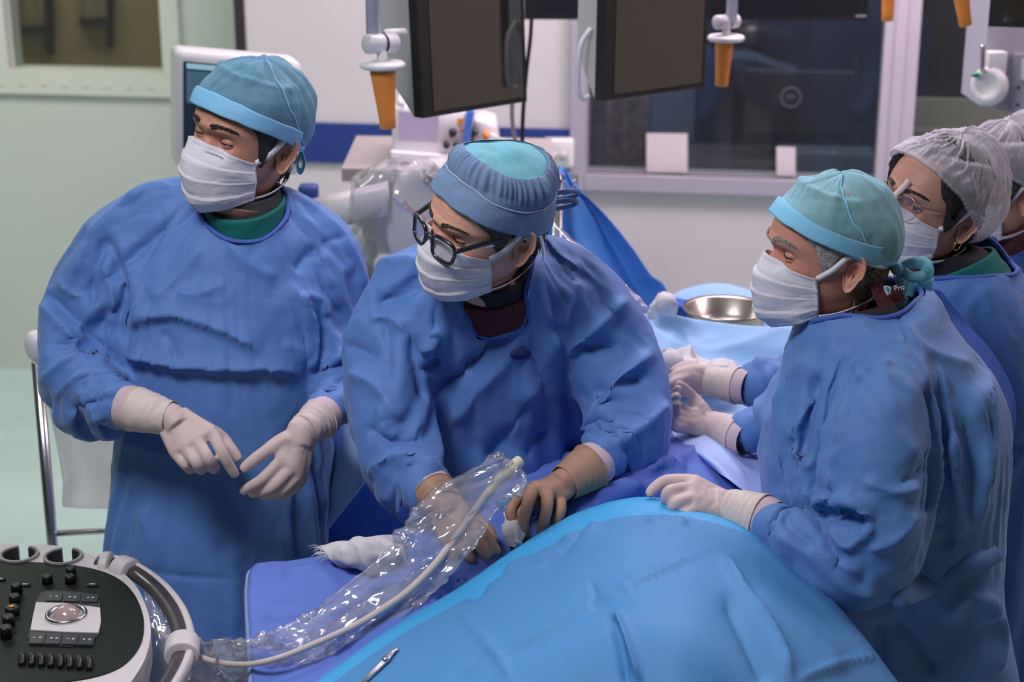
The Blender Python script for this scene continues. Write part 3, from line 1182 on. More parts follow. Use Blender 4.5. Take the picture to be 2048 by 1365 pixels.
        if brow:
            bm = bmesh.new()
            rs = random.Random(3)
            for k in range(110):
                u = rs.random()
                x = .011 + u * .040
                z = .0205 + .006 * math.sin(u * 2.6) + rs.uniform(-.0032, .0032) * (1 - .55 * u) * brow_w
                xx, yy = head_xy(np.array([math.asin(min(1, x / .077))]), np.array([z]))
                y = yy[0] + .0065 * float(g2(np.array(x), np.array(z), .026, .021, .024, .009)) + .0005
                p = Vector((side * x, y, z))
                d = Vector((side * (.4 + u * .7), -.25 - u * .5, .7 - u * 1.1)).normalized() * rs.uniform(.006, .009)
                a, m_, c = H.w(p), H.w(p + d * .5 + Vector((0, .0018, 0))), H.w(p + d)
                tube(bm, [(*a, .00055), (*m_, .0006), (*c, .0002)], seg=4, n=2)
            obj('eyebrow', bm, brow, b)
    return b


def hair_shell(root, H, material, off=.006, burn=-.02, nape=-.085, strands=0, front=.062, seed=0):
    th = np.linspace(-180, 180, 97)
    rows = []
    for q in np.linspace(0, 1, 40):
        row = []
        for t in th:
            a = abs(t)
            low = np.interp(a, [0, 35, 55, 66, 72, 80, 90, 100, 112, 130, 180], [front, front + .004, .035, .022, burn, burn, .018, .02, -.045, nape * .9, nape])
            z = .1205 + (low - .1205) * q
            o = min(off, .0055 if z > low + .03 else off) * min(1, (1 - q) * 9 + .12) + .0012 * noise.noise(Vector((t * .5, z * 30, seed)))
            x, y = head_xy(np.array([R(t)]), np.array([z]), o)
            row.append(H.w((x[0], y[0], z + (o if q < .2 else 0))))
        rows.append(row)
    bm = bmesh.new()
    loft(bm, rows, cap=False, closed=False)
    rs = random.Random(seed)
    for k in range(strands):
        a = rs.choice((-1, 1)) * rs.uniform(113, 178)
        z = rs.uniform(-.075, .015)
        x, y = head_xy(np.array([R(a), R(a + rs.uniform(-8, 8)), R(a + rs.uniform(-14, 14))]), np.array([z, z - .012, z - .026]), np.array([.003, .010, .009 + rs.uniform(0, .008)]))
        p = [H.w((x[i], y[i], z - (0, .012, .028)[i])) for i in range(3)]
        tube(bm, [(*p[0], .0010), (*p[1], .0011), (*p[2], .0003)], seg=4, n=3)
    return obj('hair', bm, material, root)


def mask_pts(s, t, fx=0.0):
    """face mask surface, s -1..1 across, t 0..1 down"""
    yc = np.interp(t, [0, .12, .3, .5, .68, .85, 1], [.1035, .110, .1185, .118, .112, .103, .078])
    zc = np.interp(t, [0, .12, .3, .5, .68, .85, 1], [-.006, -.020, -.043, -.068, -.093, -.117, -.133])
    xs = np.interp(t, [0, .5, 1], [.0690, .0705, .0640])
    ys = np.interp(t, [0, .5, 1], [.036, .030, .022])
    zs = np.interp(t, [0, .5, 1], [-.028, -.058, -.094])
    a = np.abs(s)
    x = xs * np.sign(s) * (np.sin(a * math.pi / 2) * .72 + a * .28)
    k = 1 - np.cos(a * math.pi / 2) ** (.85 + .25 * np.sin(t * math.pi))
    y = yc + (ys - yc) * k
    z = zc + (zs - zc) * a ** 1.25
    # under the eyes the upper edge hugs the cheeks
    y = y - .010 * np.exp(-((a - .34) / .18) ** 2) * np.exp(-(t / .16) ** 2)
    return x, y, z


def make_mask(root, H, printed=False, tie=True, seed=0, tails=None, straps=True):
    ns, nt_ = 64, 72
    s = np.linspace(-1, 1, ns)
    t = np.linspace(0, 1, nt_)
    rows = []
    for tv in t:
        x, y, z = mask_pts(s, tv)
        p = np.stack([x, y, z], -1)
        c = np.array([0, .02, -.06])
        n = p - c
        n /= np.linalg.norm(n, axis=1)[:, None]
        ph = (tv * 4.0 + .1 * np.sin(s * 2)) % 1
        pleat = (.0038 * (1 - ph) if .22 < tv < .93 else .0012) * (1 - np.abs(s) ** 4 * .8)
        wr = np.array([.0035 * noise.noise(Vector((a * 2.2 + seed, tv * 3.2, seed))) + .0016 * abs(noise.noise(Vector((a * 6 + seed, tv * 7, 4)))) for a in s])
        hem = .0008 if tv < .055 or tv > .95 else 0
        hem2 = np.where(np.abs(s) > .95, .0010, 0)
        p = p + n * (pleat + wr + hem + hem2 + .001)[:, None]
        rows.append([Vector(q) for q in H.arr(p)])
    bm = bmesh.new()
    loft(bm, rows, cap=False, closed=False)
    m = obj('face_mask', bm, M['mask'], root)
    solid(m, .0012)
    if straps:
        for side in (-1, 1):
            for lower in (0, 1):
                if not lower:
                    pts = [(side * .070, .037, -.027), (side * .0825, .016, -.006), (side * .0868, -.010, .020), (side * .0845, -.035, .010), (side * .069, -.078, -.002), (side * .01, -.112, -.006)]
                else:
                    pts = [(side * .066, .022, -.094), (side * .0705, -.004, -.088), (side * .068, -.035, -.078), (side * .054, -.070, -.066), (side * .01, -.098, -.060)]
                if tails and side == tails[0] and not lower:
                    pts = pts[:4] + [tuple(q) for q in tails[1]]
                bm = bmesh.new()
                ribbon(bm, [H.w(p) for p in pts], .0095 * H.s, lambda q, H=H: q - H.w((0, 0, -.03)), .0008)
                obj('strap', bm, M['strap'], m)
    # stitched dots along the hem
    bm = bmesh.new()
    for tv in (.03, .055, .965):
        for sv in np.linspace(-.94, .94, 90):
            x, y, z = mask_pts(np.array([sv]), tv)
            p = Vector((x[0], y[0], z[0]))
            n = (p - Vector((0, .02, -.06))).normalized()
            bmesh.ops.create_icosphere(bm, subdivisions=1, radius=.00055, matrix=Matrix.Translation(H.w(p + n * .0034)))
    for sv in (-.97, .97):
        for tv in np.linspace(.03, .97, 40):
            x, y, z = mask_pts(np.array([sv]), tv)
            p = Vector((x[0], y[0], z[0]))
            n = (p - Vector((0, .02, -.06))).normalized()
            bmesh.ops.create_icosphere(bm, subdivisions=1, radius=.00055, matrix=Matrix.Translation(H.w(p + n * .0034)))
    obj('stitching', bm, M['strap'], m)
    if printed:
        bm = bmesh.new()
        rs = random.Random(5)
        for k in range(11):                                # a faint line of small letters near the top hem
            sv = -.46 + k * .026
            w = .009 if k % 3 else .013
            for q in range(3):
                s0 = sv + q * .008
                x, y, z = mask_pts(np.array([s0, s0 + .0045]), .105 + rs.uniform(-.004, .004))
                a, b_ = Vector((x[0], y[0], z[0])), Vector((x[1], y[1], z[1]))
                n = (a - Vector((0, .02, -.06))).normalized() * .0050
                ribbon(bm, [H.w(a + n + Vector((0, 0, -.0013))), H.w(a + n + Vector((0, 0, .0013)))], .0004, H.d(n), .0002, n=1)
                if q % 2 == 0:
                    ribbon(bm, [H.w(a + n + Vector((0, 0, .0012))), H.w(b_ + n + Vector((0, 0, .0012)))], .0004, H.d(n), .0002, n=1)
        obj('printed_line', bm, M['print'], m)
    return m


C0 = np.array([0, -.010, .012])


def dome(th, ph, ax=(.083, .108, .1215)):
    d = np.stack([np.sin(ph) * np.sin(th), np.sin(ph) * np.cos(th), np.cos(ph)], -1)
    r = 1 / np.sqrt((d[..., 0] / ax[0]) ** 2 + (d[..., 1] / ax[1]) ** 2 + (d[..., 2] / ax[2]) ** 2)
    return d, r


_ZL = np.linspace(-.12, .118, 60)
_AL = np.linspace(-math.pi, math.pi, 181)
_HR = np.zeros((60, 181))
for _i, _z in enumerate(_ZL):
    _t = np.linspace(-math.pi, math.pi, 721)
    _x, _y = head_xy(_t, np.full(721, _z))
    _a = np.arctan2(_x, _y)
    _o = np.argsort(_a)
    _HR[_i] = np.interp(_AL, _a[_o], np.hypot(_x, _y)[_o])


def head_r(ang, z):
    i = np.clip(np.interp(z, _ZL, np.arange(60)), 0, 58.999)
    j = np.interp(ang, _AL, np.arange(181)).round().astype(int)
    k = i.astype(int)
    f = i - k
    return _HR[k, j] * (1 - f) + _HR[k + 1, j] * f


def cap_shell(H, zedge, off, q0=0.0, q1=1.0, nth=120, nq=44, hair=.007):
    """rows of a cap from the crown (q=0) to its edge (q=1); off(th, q) is the slack"""
    th = np.linspace(-math.pi, math.pi, nth, endpoint=False)
    ze = np.array([zedge(abs(math.degrees(a))) for a in th])
    pe = np.arccos(np.clip((ze - C0[2]) / .103, -.95, .98))
    rows = []
    for q in np.linspace(max(q0, .004), q1, nq):
        d, r = dome(th, pe * q)
        o = np.array([off(a, q) for a in th])
        p = C0 + d * (r + o)[:, None]
        rr = np.hypot(p[:, 0], p[:, 1])
        need = np.where(p[:, 2] < .105, head_r(np.arctan2(p[:, 0], p[:, 1]), np.minimum(p[:, 2], .105)) + hair + o * .6, 0)
        f = np.maximum(1, need / np.maximum(rr, 1e-5))
        p[:, 0] *= f
        p[:, 1] *= f
        rows.append([Vector(v) for v in H.arr(p)])
    return rows


def collar(root, H, name, material, r0, r1, h0, h1, lean=0.0, t=.006, seed=0):
    """a ring of cloth round the neck, from the gown's neckline towards the head"""
    c, n = NECKS[root.name]
    top = H.w((0, -.018, -.10))
    bm = bmesh.new()
    rings = []
    m = 10
    for inner in (0, 1):
        for k in range(m + 1):
            f = k / m if not inner else 1 - k / m
            r = r0 + (r1 - r0) * f - inner * t
            ctr_ = c + n * (h0 + (h1 - h0) * f)
            ax = n
            if lean:
                L = lean * f
                ctr_ = ctr_.lerp(top, L)
                ax = n.lerp(H.d((0, 0, 1)), L).normalized()
            u = ax.orthogonal().normalized()
            u = (Vector((1, 0, 0)) - ax * ax.x).normalized()
            v = ax.cross(u)
            ring = []
            for q in range(56):
                a = 2 * math.pi * q / 56
                w = 1 + .03 * noise.noise(Vector((math.cos(a) * 2, math.sin(a) * 2, f * 3 + seed)))
                ring.append(ctr_ + (u * math.cos(a) + v * math.sin(a)) * r * w)
            rings.append(ring)
    loft(bm, rings, cap=False)
    return obj(name, bm, material, root)


HA = Head(R(36), R(-6), R(-12), LE, (566, 310, 2.98), 1.03)
HB = Head(R(54), R(4), R(-18), LE, (1042, 494, 2.66), .98)
HC = Head(R(80), R(-4), R(-3), LE, (1703, 546, 2.60), .965)
HD = Head(R(56), R(-11), R(-12), LE, (1930, 452, 3.00), .98)
HE = Head(R(75), R(0), R(0), LE, (2052, 400, 3.40), 1.0)

skA = skin_mat('skin_tan', (.47, .225, .155))
skB = skin_mat('skin_fair', (.68, .35, .255))
skC = skin_mat('skin_ruddy', (.56, .25, .185))
skD = skin_mat('skin_olive', (.47, .23, .17))


def nk(root, up=.02):
    c, n = NECKS[root.name]
    return c + n * up


bA = make_head(pA, HA, skA, nk(pA), stubble=.55, eye_dir=(.15, 1, -.25), lid=(.0, .22), brow=M['hair_dark'], brow_w=1.3)
bB = make_head(pB, HB, skB, nk(pB), eye_dir=(0, 1, -.3), lid=(.03, .32), brow=M['hair_brown'], wrinkle=1.0, brow_w=.8)
bC = make_head(pC, HC, skC, nk(pC), eye_dir=(0, 1, -.12), lid=(.02, .22), brow=M['hair_grey'], wrinkle=.9, brow_w=1.4, nose=1.1)
bD = make_head(pD, HD, skD, nk(pD), eye_dir=(-.35, 1, -.05), lid=(.16, .30), brow=M['hair_dark'], brow_w=1.2, nose=.95)
bE = make_head(pE, HE, skA, nk(pE), eye_dir=(0, 1, 0), brow=M['hair_dark'])
hair_shell(pA, HA, M['hair_dark'], .006, burn=-.035, strands=60, seed=1)
hair_shell(pB, HB, M['hair_brown'], .006, burn=-.012, strands=160, seed=2)
hair_shell(pC, HC, M['hair_grey'], .006, burn=-.018, nape=-.088, strands=420, seed=3)
hair_shell(pD, HD, M['hair_dark'], .013, burn=-.030, nape=-.12, strands=200, front=.088, seed=4)
hair_shell(pE, HE, M['hair_dark'], .012, burn=-.03, nape=-.10, strands=100, seed=5)
make_mask(pA, HA, printed=True, seed=1)
make_mask(pB, HB, seed=2, tails=(-1, [(-.083, -.050, .006), (-.086, -.062, -.030), (-.083, -.066, -.046)]))
make_mask(pC, HC, seed=3)
make_mask(pD, HD, seed=4)
make_mask(pE, HE, seed=5)

# ---- caps
M['veil_a'] = veil('cap_net_blue', (.17, .36, .50), .46)
M['band_a'] = mat('cap_band_blue', (.20, .47, .72), .7, bump=.3, bscale=500)
M['veil_c'] = veil('cap_net_aqua', (.30, .58, .66), .50)
M['band_c'] = mat('cap_band_aqua', (.22, .55, .78), .7, bump=.3, bscale=500)
M['aqua'] = mat('cap_tie_aqua', (.22, .66, .86), .6, bump=.2, bscale=300)
M['denim'] = mat('cap_cloth_greyblue', (.17, .26, .44), .85, bump=.5, bscale=700, vary=.12, vscale=60)
M['teal'] = mat('cap_cloth_teal', (.15, .43, .54), .8, bump=.4, bscale=500)
M['seam'] = mat('cap_seam', (.36, .44, .60), .85)
M['bouffant'] = veil('bouffant_white', (.72, .68, .76), .17, bump=.2)


def tie_hat(root, H, veilm, bandm, zed, puff, ridge, seed):
    def off(a, q):
        back = max(0, -math.cos(a))
        n1 = noise.noise(Vector((math.sin(a) * 2, math.cos(a) * 2, q * 3 + seed)))
        n2 = abs(noise.noise(Vector((math.sin(a) * 5, math.cos(a) * 5, q * 2.5 + seed * 2))))
        k = math.sin(min(1, q) * math.pi) ** .6
        rd = ridge * (math.exp(-((abs(math.degrees(a)) - 62) / 7) ** 2) * k + math.exp(-((q - .42 - .1 * math.cos(a)) / .05) ** 2) * (1 if math.cos(a) > -.2 else .3))
        return .002 + k * (puff * (.2 + .7 * q) + .011 * back + .007 * n1 - .010 * n2 * puff / .012) + rd
    bm = bmesh.new()
    sh_ = cap_shell(H, zed, off, nq=60, hair=.0082)
    loft(bm, sh_, cap=False)
    c = obj('surgical_cap', bm, veilm, root)
    solid(c, .0006)
    bm = bmesh.new()

    def off2(a, q):
        return .0052 + .0012 * noise.noise(Vector((a * 4, q * 5, seed))) + .002 * (1 - q) * 5
    loft(bm, cap_shell(H, zed, off2, .80, 1.012, nq=10, hair=.0115), cap=False)
    b = obj('cap_band', bm, bandm, c)
    solid(b, .0012)
    # raised seams over the crown
    bm = bmesh.new()
    for s0 in (-1, 1):
        pts = []
        for q in np.linspace(.10, .97, 18):
            a = s0 * (62 + 70 * q * q)
            row = sh_[int(q * 59)]
            p = row[int(round((a + 180) / 3)) % 120]
            pts.append(p + (p - H.w((0, -.01, 0))).normalized() * .0008)
        tube(bm, [(*p, .0014) for p in pts], seg=6, n=2)
    obj('cap_seam', bm, bandm, c)
    return c


def zA_(a):
    return np.interp(a, [0, 30, 60, 90, 120, 180], [.048, .046, .034, .016, -.008, -.022])


capA = tie_hat(pA, HA, M['veil_a'], M['band_a'], zA_, .013, .004, 1)
capC = tie_hat(pC, HC, M['veil_c'], M['band_c'], lambda a: np.interp(a, [0, 30, 60, 90, 120, 180], [.058, .054, .040, .022, .002, -.012]), .007, .005, 3)


def hatbit(cap, name, H, pts, width, material, nrm=(0, -1, .2), wf=None, th=.0007):
    bm = bmesh.new()
    ribbon(bm, [H.w(p) for p in pts], width * H.s, H.d(nrm), th, wfun=wf, n=8)
    return obj(name, bm, material, cap)


# loose corner and tie at the back of the first cap
hatbit(capA, 'cap_tail', HA, [(-.02, -.118, .030), (-.012, -.145, .018), (.0, -.165, .006)], .040, M['band_a'], (-.8, .2, .5), lambda f: 1 - .85 * f)
hatbit(capA, 'cap_tie', HA, [(-.045, -.100, -.02), (-.058, -.100, -.040), (-.050, -.104, -.058), (-.036, -.108, -.050), (-.040, -.106, -.028)], .012, M['aqua'], (-.5, -1, 0))
# bow at the back of the third
k0 = Vector((-.030, -.118, -.018))
bm = bmesh.new()
bmesh.ops.create_icosphere(bm, subdivisions=3, radius=.011, matrix=Matrix.Translation(HC.w(k0)))
obj('cap_knot', bm, M['aqua'], capC)
hatbit(capC, 'cap_bow', HC, [k0, k0 + Vector((-.004, -.022, .012)), k0 + Vector((-.006, -.046, .010)), k0 + Vector((-.010, -.050, -.006)), k0 + Vector((-.012, -.026, -.010)), k0], .019, M['aqua'], (-1, 0, .2), lambda f: .45 + .75 * math.sin(f * math.pi))
hatbit(capC, 'cap_bow', HC, [k0, k0 + Vector((-.006, -.010, -.022)), k0 + Vector((-.008, -.020, -.046)), k0 + Vector((-.010, -.028, -.046)), k0 + Vector((-.010, -.024, -.018)), k0], .018, M['aqua'], (-1, 0, .2), lambda f: .45 + .75 * math.sin(f * math.pi))
hatbit(capC, 'cap_tail', HC, [k0, k0 + Vector((-.004, -.030, -.022)), k0 + Vector((-.006, -.066, -.026))], .028, M['aqua'], (-1, 0, .1), lambda f: .5 + .7 * math.sin(f * 2.6))
hatbit(capC, 'cap_tail', HC, [k0, k0 + Vector((.0, -.020, -.034)), k0 + Vector((.004, -.030, -.070))], .038, M['veil_c'], (-1, 0, .1), lambda f: .5 + .6 * f)


# cloth cap of the man with glasses: band, gathered middle, teal top
def zB_(a):
    return np.interp(a, [0, 30, 60, 90, 120, 180], [.060, .055, .038, .018, .004, -.004])


def offB(a, q):
    k = math.sin(min(1, q) * math.pi) ** .5
    return .004 + .012 * k + .004 * max(0, -math.cos(a)) * k


bm = bmesh.new()
loft(bm, cap_shell(HB, zB_, lambda a, q: .0065 + .0008 * noise.noise(Vector((a * 3, q * 4, 1))), .70, 1.01, nq=12), cap=False)
capB = obj('surgical_cap', bm, M['denim'], pB)
solid(capB, .0015)


def offmid(a, q):
    f = max(0, min(1, (q - .40) / .31))
    g = abs(noise.noise(Vector((a * 5.5, q * 1.2, 8)))) * .010 + .0016 * math.sin(a * 46 + 3 * math.sin(a * 5))
    return .018 * (1 - f) + .0045 * f + .007 * math.sin(f * math.pi) + g * math.sin(f * math.pi) ** .7


bm = bmesh.new()
loft(bm, cap_shell(HB, zB_, offmid, .40, .715, nq=26, nth=240), cap=False)
obj('cap_gathers', bm, M['denim'], capB)


def offtop(a, q):
    f = min(1, q / .42)
    return -.001 + .0175 * f ** 2 + .006 * noise.noise(Vector((math.sin(a) * 5 * q, math.cos(a) * 5 * q, 2))) * (1 - f ** 3) - .003 * abs(noise.noise(Vector((a * 3, q * 4, 5)))) * f


bm = bmesh.new()
loft(bm, cap_shell(HB, zB_, offtop, 0, .42, nq=26), cap=False)
obj('cap_top', bm, M['teal'], capB)
for q, o in ((.42, offtop), (.70, lambda a, q: .0075)):
    r_ = cap_shell(HB, zB_, lambda a, qq: o(a, q) + .0012, q, q, nq=1, nth=140)[0]
    bm = bmesh.new()
    tube(bm, [(*p, .0014 + .0004 * (i % 2)) for i, p in enumerate(r_ + r_[:1])], seg=6, n=1)
    obj('cap_seam', bm, M['seam'] if q > .5 else M['teal'], capB)
for dz, L in ((.012, .052), (-.006, .046)):
    hatbit(capB, 'cap_tie', HB, [(-.012, -.116, .018 + dz), (-.022, -.142, .022 + dz), (-.026, -.166, .020 + dz), (-.022, -.172, .010 + dz), (-.016, -.150, .004 + dz), (-.010, -.118, .006 + dz)], .008, M['denim'], (-1, 0, .3), th=.0018)


# bouffant caps
def bouffant(root, H, zed, seed, big=1.0, tilt=0):
    def off(a, q):
        back = max(0, -math.cos(a))
        k = math.sin(min(1, q ** .9) * math.pi) ** .55
        n1 = noise.noise(Vector((math.sin(a) * 2, math.cos(a) * 2, q * 2.5 + seed)))
        rad = abs(noise.noise(Vector((a * 5.0 + .8 * math.sin(q * 5), q * 1.4, seed)))) ** .8
        rad2 = abs(noise.noise(Vector((a * 12 + q * 3, q * 2.2, seed + 4))))
        return -.003 + .007 * q + k * big * (.010 * q + .030 * back + .010 * n1) - k * (.016 * rad + .008 * rad2) + .009
    bm = bmesh.new()
    loft(bm, cap_shell(H, zed, off, nth=220, nq=80, hair=.016), cap=False)
    c = obj('bouffant_cap', bm, M['bouffant'], root)
    solid(c, .0005)
    bm = bmesh.new()
    r_ = cap_shell(H, zed, lambda a, q: .010 + .0015 * math.sin(a * 60), 1.0, 1.0, nq=1, nth=240, hair=.010)[0]
    tube(bm, [(*p, .0026 + .0008 * math.sin(i * 1.9)) for i, p in enumerate(r_ + r_[:1])], seg=6, n=1)
    obj('cap_elastic', bm, M['bouffant'], c)
    return c


capD = bouffant(pD, HD, lambda a: np.interp(a, [0, 30, 60, 90, 120, 180], [.074, .070, .050, .012, -.030, -.060]), 2, 1.0)
capE = bouffant(pE, HE, lambda a: np.interp(a, [0, 60, 90, 120, 180], [.060, .045, .020, -.035, -.065]), 6, 1.15)

# ---- glasses
M['frame_blk'] = mat('spectacle_frame', (.012, .014, .02), .25, coat=.5)
M['wire'] = mat('spectacle_wire', (.42, .33, .24), .3, metal=1)
M['lens'] = clearfilm('spectacle_lens', (.95, .93, .95), .02, .02)


def glasses(root, H, name, cy, cz, w, h, ex, r, material, gap, flat=1.0, arm_z=.010, tip=.0):
    cx = gap / 2 + w / 2
    g = None
    outl = {}
    for side in (-1, 1):
        pts = []
        n = 44
        for k in range(n + 1):
            a = 2 * math.pi * k / n
            ca, sa = math.cos(a), math.sin(a)
            x = math.copysign(abs(ca) ** ex, ca) * w / 2
            z = math.copysign(abs(sa) ** ex, sa) * h / 2
            if ex < .9 and sa < 0:
                x *= .93
            X = side * cx + x
            pts.append((X, cy - .22 * X * X / .07 - .12 * z * 0, cz + z - .10 * 0))
        outl[side] = pts
        bm = bmesh.new()
        tube(bm, [(*H.w(p), r * H.s) for p in pts], seg=8, n=1, cap=False)
        if g is None:
            g = obj(name, bm, material, root)
        else:
            obj('rim', bm, material, g)
        bm = bmesh.new()
        vs = [bm.verts.new(H.w(p)) for p in pts[:-1]]
        bm.faces.new(vs)
        o = obj('lens', bm, M['lens'], g, False)
        solid(o, .0012)
        X = side * (cx + w / 2)
        y0 = cy - .22 * X * X / .07
        zt = cz + h * .28
        bm = bmesh.new()
        tube(bm, [(*H.w((X, y0, zt)), r * 1.2 * H.s), (*H.w((side * (abs(X) + .004), y0 - .008, zt + .001)), r * 1.3 * H.s), (*H.w((side * .0775, .03, arm_z + .004)), r * 1.25 * H.s), (*H.w((side * .0785, -.012, arm_z)), r * 1.1 * H.s), (*H.w((side * .076, -.03, arm_z - .02)), r * H.s)], seg=8, n=5)
        obj('temple_arm', bm, material, g)
    bm = bmesh.new()
    tube(bm, [(*H.w((-gap / 2 - .002, cy - .0005, cz + h * .22)), r * H.s), (*H.w((0, cy + .002, cz + h * .30)), r * 1.1 * H.s), (*H.w((gap / 2 + .002, cy - .0005, cz + h * .22)), r * H.s)], seg=8, n=5)
    obj('bridge', bm, material, g)
    return g


gl = glasses(pB, HB, 'glasses', .1135, -.011, .050, .040, .62, .0034, M['frame_blk'], .019)
bm = bmesh.new()
for k in range(5):
    p = Vector((-.0812, .055 - k * .0032, .006))
    ribbon(bm, [HB.w(p), HB.w(p + Vector((0, 0, .0022)))], .0016, HB.d((-1, 0, 0)), .0003, n=1)
obj('temple_print', bm, M['strap'], gl)
gd = glasses(pD, HD, 'glasses', .108, -.004, .047, .045, 1.0, .0009, M['wire'], .020, arm_z=.004)
hatbit(gd, 'nose_tape', HD, [(.002, .1135, -.006), (-.004, .1075, .012), (-.012, .104, .030), (-.016, .1025, .044)], .011, mat('tape', (.62, .48, .46), .6), (-.2, 1, .1))
# earring
bm = bmesh.new()
pts = [(*HD.w((-.083, -.012 + .009 * math.cos(a), -.050 + .010 * math.sin(a))), .0012) for a in np.linspace(0, 2 * math.pi, 25)]
tube(bm, pts, seg=8, n=1, cap=False)
obj('earring', bm, mat('gold', (.70, .42, .16), .25, metal=1), pD)

# ---- collars and scrub tops
M['fleece'] = mat('collar_fleece', (.045, .045, .05), .95, bump=1, bscale=500)
M['maroon'] = mat('collar_maroon', (.07, .010, .018), .8, vary=.6, vscale=220, bump=.4, bscale=500)
M['ink'] = mat('collar_black', (.010, .008, .011), .8, bump=.3, bscale=400)
for root, H, m1, m2, ln in ((pA, HA, M['green'], M['fleece'], .45), (pB, HB, M['maroon'], M['ink'], .5), (pC, HC, M['maroon'], M['ink'], .5), (pD, HD, M['green'], M['ink'], .45), (pE, HE, M['maroon'], M['maroon'], .4)):
    collar(root, H, 'scrub_top', m1, .077, .074, -.06, -.010, .12)
    collar(root, H, 'neck_guard', m2, .0715, .0675, -.05, .020, ln, seed=3)

# ------------------------------------------------------------------ gloved hands
def make_glove(root, material, wrist, fingers, thumb, cuff, cuff_mat, rim=None, palm_r=11.5, vox=.0026, name='glove', webs=True):
    """wrist: (px, py, Y, radius mm); fingers: lists of joints (px, py, Y, mm) from knuckle to tip;
    cuff: the sleeve end of the glove (px, py, Y, radius mm)"""
    bm = bmesh.new()

    def W(q):
        return Vector(P(q[0], q[1], q[2]))
    w = W(wrist)
    kn = [W(f[0]) for f in fingers]
    for i, f in enumerate(fingers):
        k = kn[i]
        r0 = f[0][3] / 1000
        side = (kn[-1] - kn[0]).normalized() if len(kn) > 1 else Vector((1, 0, 0))
        a = w + side * (i - (len(fingers) - 1) / 2) * .012
        mid = a.lerp(k, .55)
        tube(bm, [(*a, palm_r * 1.15 / 1000), (*mid, palm_r * 1.1 / 1000), (*k, r0 * 1.12)], seg=14, n=5)
        pts = [(*W(q), q[3] / 1000) for q in f]
        tip = Vector(pts[-1][:3])
        d = (tip - Vector(pts[-2][:3])).normalized()
        pts[-1] = (*tip, pts[-1][3] * .95)
        pts.append((*(tip + d * pts[-1][3] * .55), pts[-1][3] * .72))
        pts.append((*(tip + d * pts[-1][3] * 1.0), pts[-1][3] * .25))
        tube(bm, pts, seg=14, n=5)
    if thumb:
        pts = [(*W(q), q[3] / 1000) for q in thumb]
        tip = Vector(pts[-1][:3])
        d = (tip - Vector(pts[-2][:3])).normalized()
        pts.append((*(tip + d * pts[-1][3] * .55), pts[-1][3] * .72))
        pts.append((*(tip + d * pts[-1][3] * 1.0), pts[-1][3] * .25))
        tube(bm, pts, seg=14, n=5)
        # ball of the thumb and its web
        b = Vector(pts[1][:3])
        tube(bm, [(*w, .014), (*b.lerp(w, .4), .016), (*b, pts[1][3] * 1.1)], seg=14, n=4)
        tube(bm, [(*b.lerp(w, .5), .012), (*b.lerp(w, .35).lerp(kn[0], .55), .009), (*kn[0].lerp(w, .3), .010)], seg=12, n=4)
    # flesh of the palm between the bones
    back = (CAM - w).normalized() * .003
    for i in range(len(kn) - 1):
        for f in (.25, .45, .65, .82, .92):
            r_ = palm_r * (1.12 - .16 * f) / 1000
            m1, m2 = w.lerp(kn[i], f) + back, w.lerp(kn[i + 1], f) + back
            tube(bm, [(*m1, r_), (*((m1 + m2) / 2), r_), (*m2, r_)], seg=12, n=2)
    c = W(cuff)
    d = (w - c)
    tube(bm, [(*(c.lerp(w, .1)), cuff[3] * .90 / 1000), (*c.lerp(w, .6), (cuff[3] * .5 + wrist[3] * .5) / 1000), (*w, wrist[3] / 1000), (*w.lerp(sum(kn, Vector()) / len(kn), .35), wrist[3] * .92 / 1000)], seg=22, n=5, flat=.86)
    g = obj(name, bm, material, root)
    remesh(g, vox, 9)
    # stretch wrinkles of thin rubber near the wrist
    co, no = getco(g.data)
    ax = np.array(d.normalized())
    t = (co - np.array(c)) @ ax / d.length
    h = np.array([noise.noise(Vector((ti * 9, *(q * 14)[:2]))) for ti, q in zip(t, co)])
    amp = np.exp(-((t - 1.0) / .45) ** 2) * .0017
    setco(g.data, co + no * (np.abs(h) * amp)[:, None])
    g.data.polygons.foreach_set('use_smooth', [True] * len(g.data.polygons))
    # the cuff: gathered rings over the sleeve, with a rolled rim
    bm = bmesh.new()
    L = d.length
    ctrl = []
    rings = []
    up = Vector(ax).orthogonal().normalized()
    s = Vector(ax).cross(up)
    N = 44
    rs = random.Random(int(cuff[0]))
    ph = rs.uniform(0, 6)
    for i in range(27):
        f = i / 26 * .96
        p = c.lerp(w, f)
        r = (cuff[3] * (1 - f) ** 1.0 + wrist[3] * .97 * f) / 1000 + .0010
        ring = []
        for k in range(N):
            a = 2 * math.pi * k / N
            wv = .0010 * math.sin(f * 30 + 5 * math.sin(f * 5 + ph) + ph + 1.8 * math.sin(a + ph)) * (.1 + .9 * abs(math.sin(a * .5 + ph))) + .0013 * noise.noise(Vector((math.cos(a) * 2, math.sin(a) * 2, f * 9 + ph)))
            ring.append(p + (up * math.cos(a) + s * math.sin(a)) * (r + wv))
        rings.append(ring)
    loft(bm, rings, cap=False)
    cf = obj('glove_cuff', bm, cuff_mat, g)
    solid(cf, .0008)
    bm = bmesh.new()
    tube(bm, [(*p, .0017) for p in rings[0] + rings[0][:1]], seg=8, n=1, cap=False)
    obj('rolled_rim', bm, rim or cuff_mat, cf)
    # knit cuff of the gown showing behind it
    bm = bmesh.new()
    rr = cuff[3] / 1000
    loft(bm, [[c - Vector(ax) * dz + (up * math.cos(2 * math.pi * k / N) + s * math.sin(2 * math.pi * k / N)) * (rr * m_ + .0006 * (k % 2)) for k in range(N)] for dz, m_ in ((-.004, .95), (.006, .98), (.016, .97), (.024, .9))], cap=False)
    obj('knit_cuff', bm, M['knit'], root)
    return g


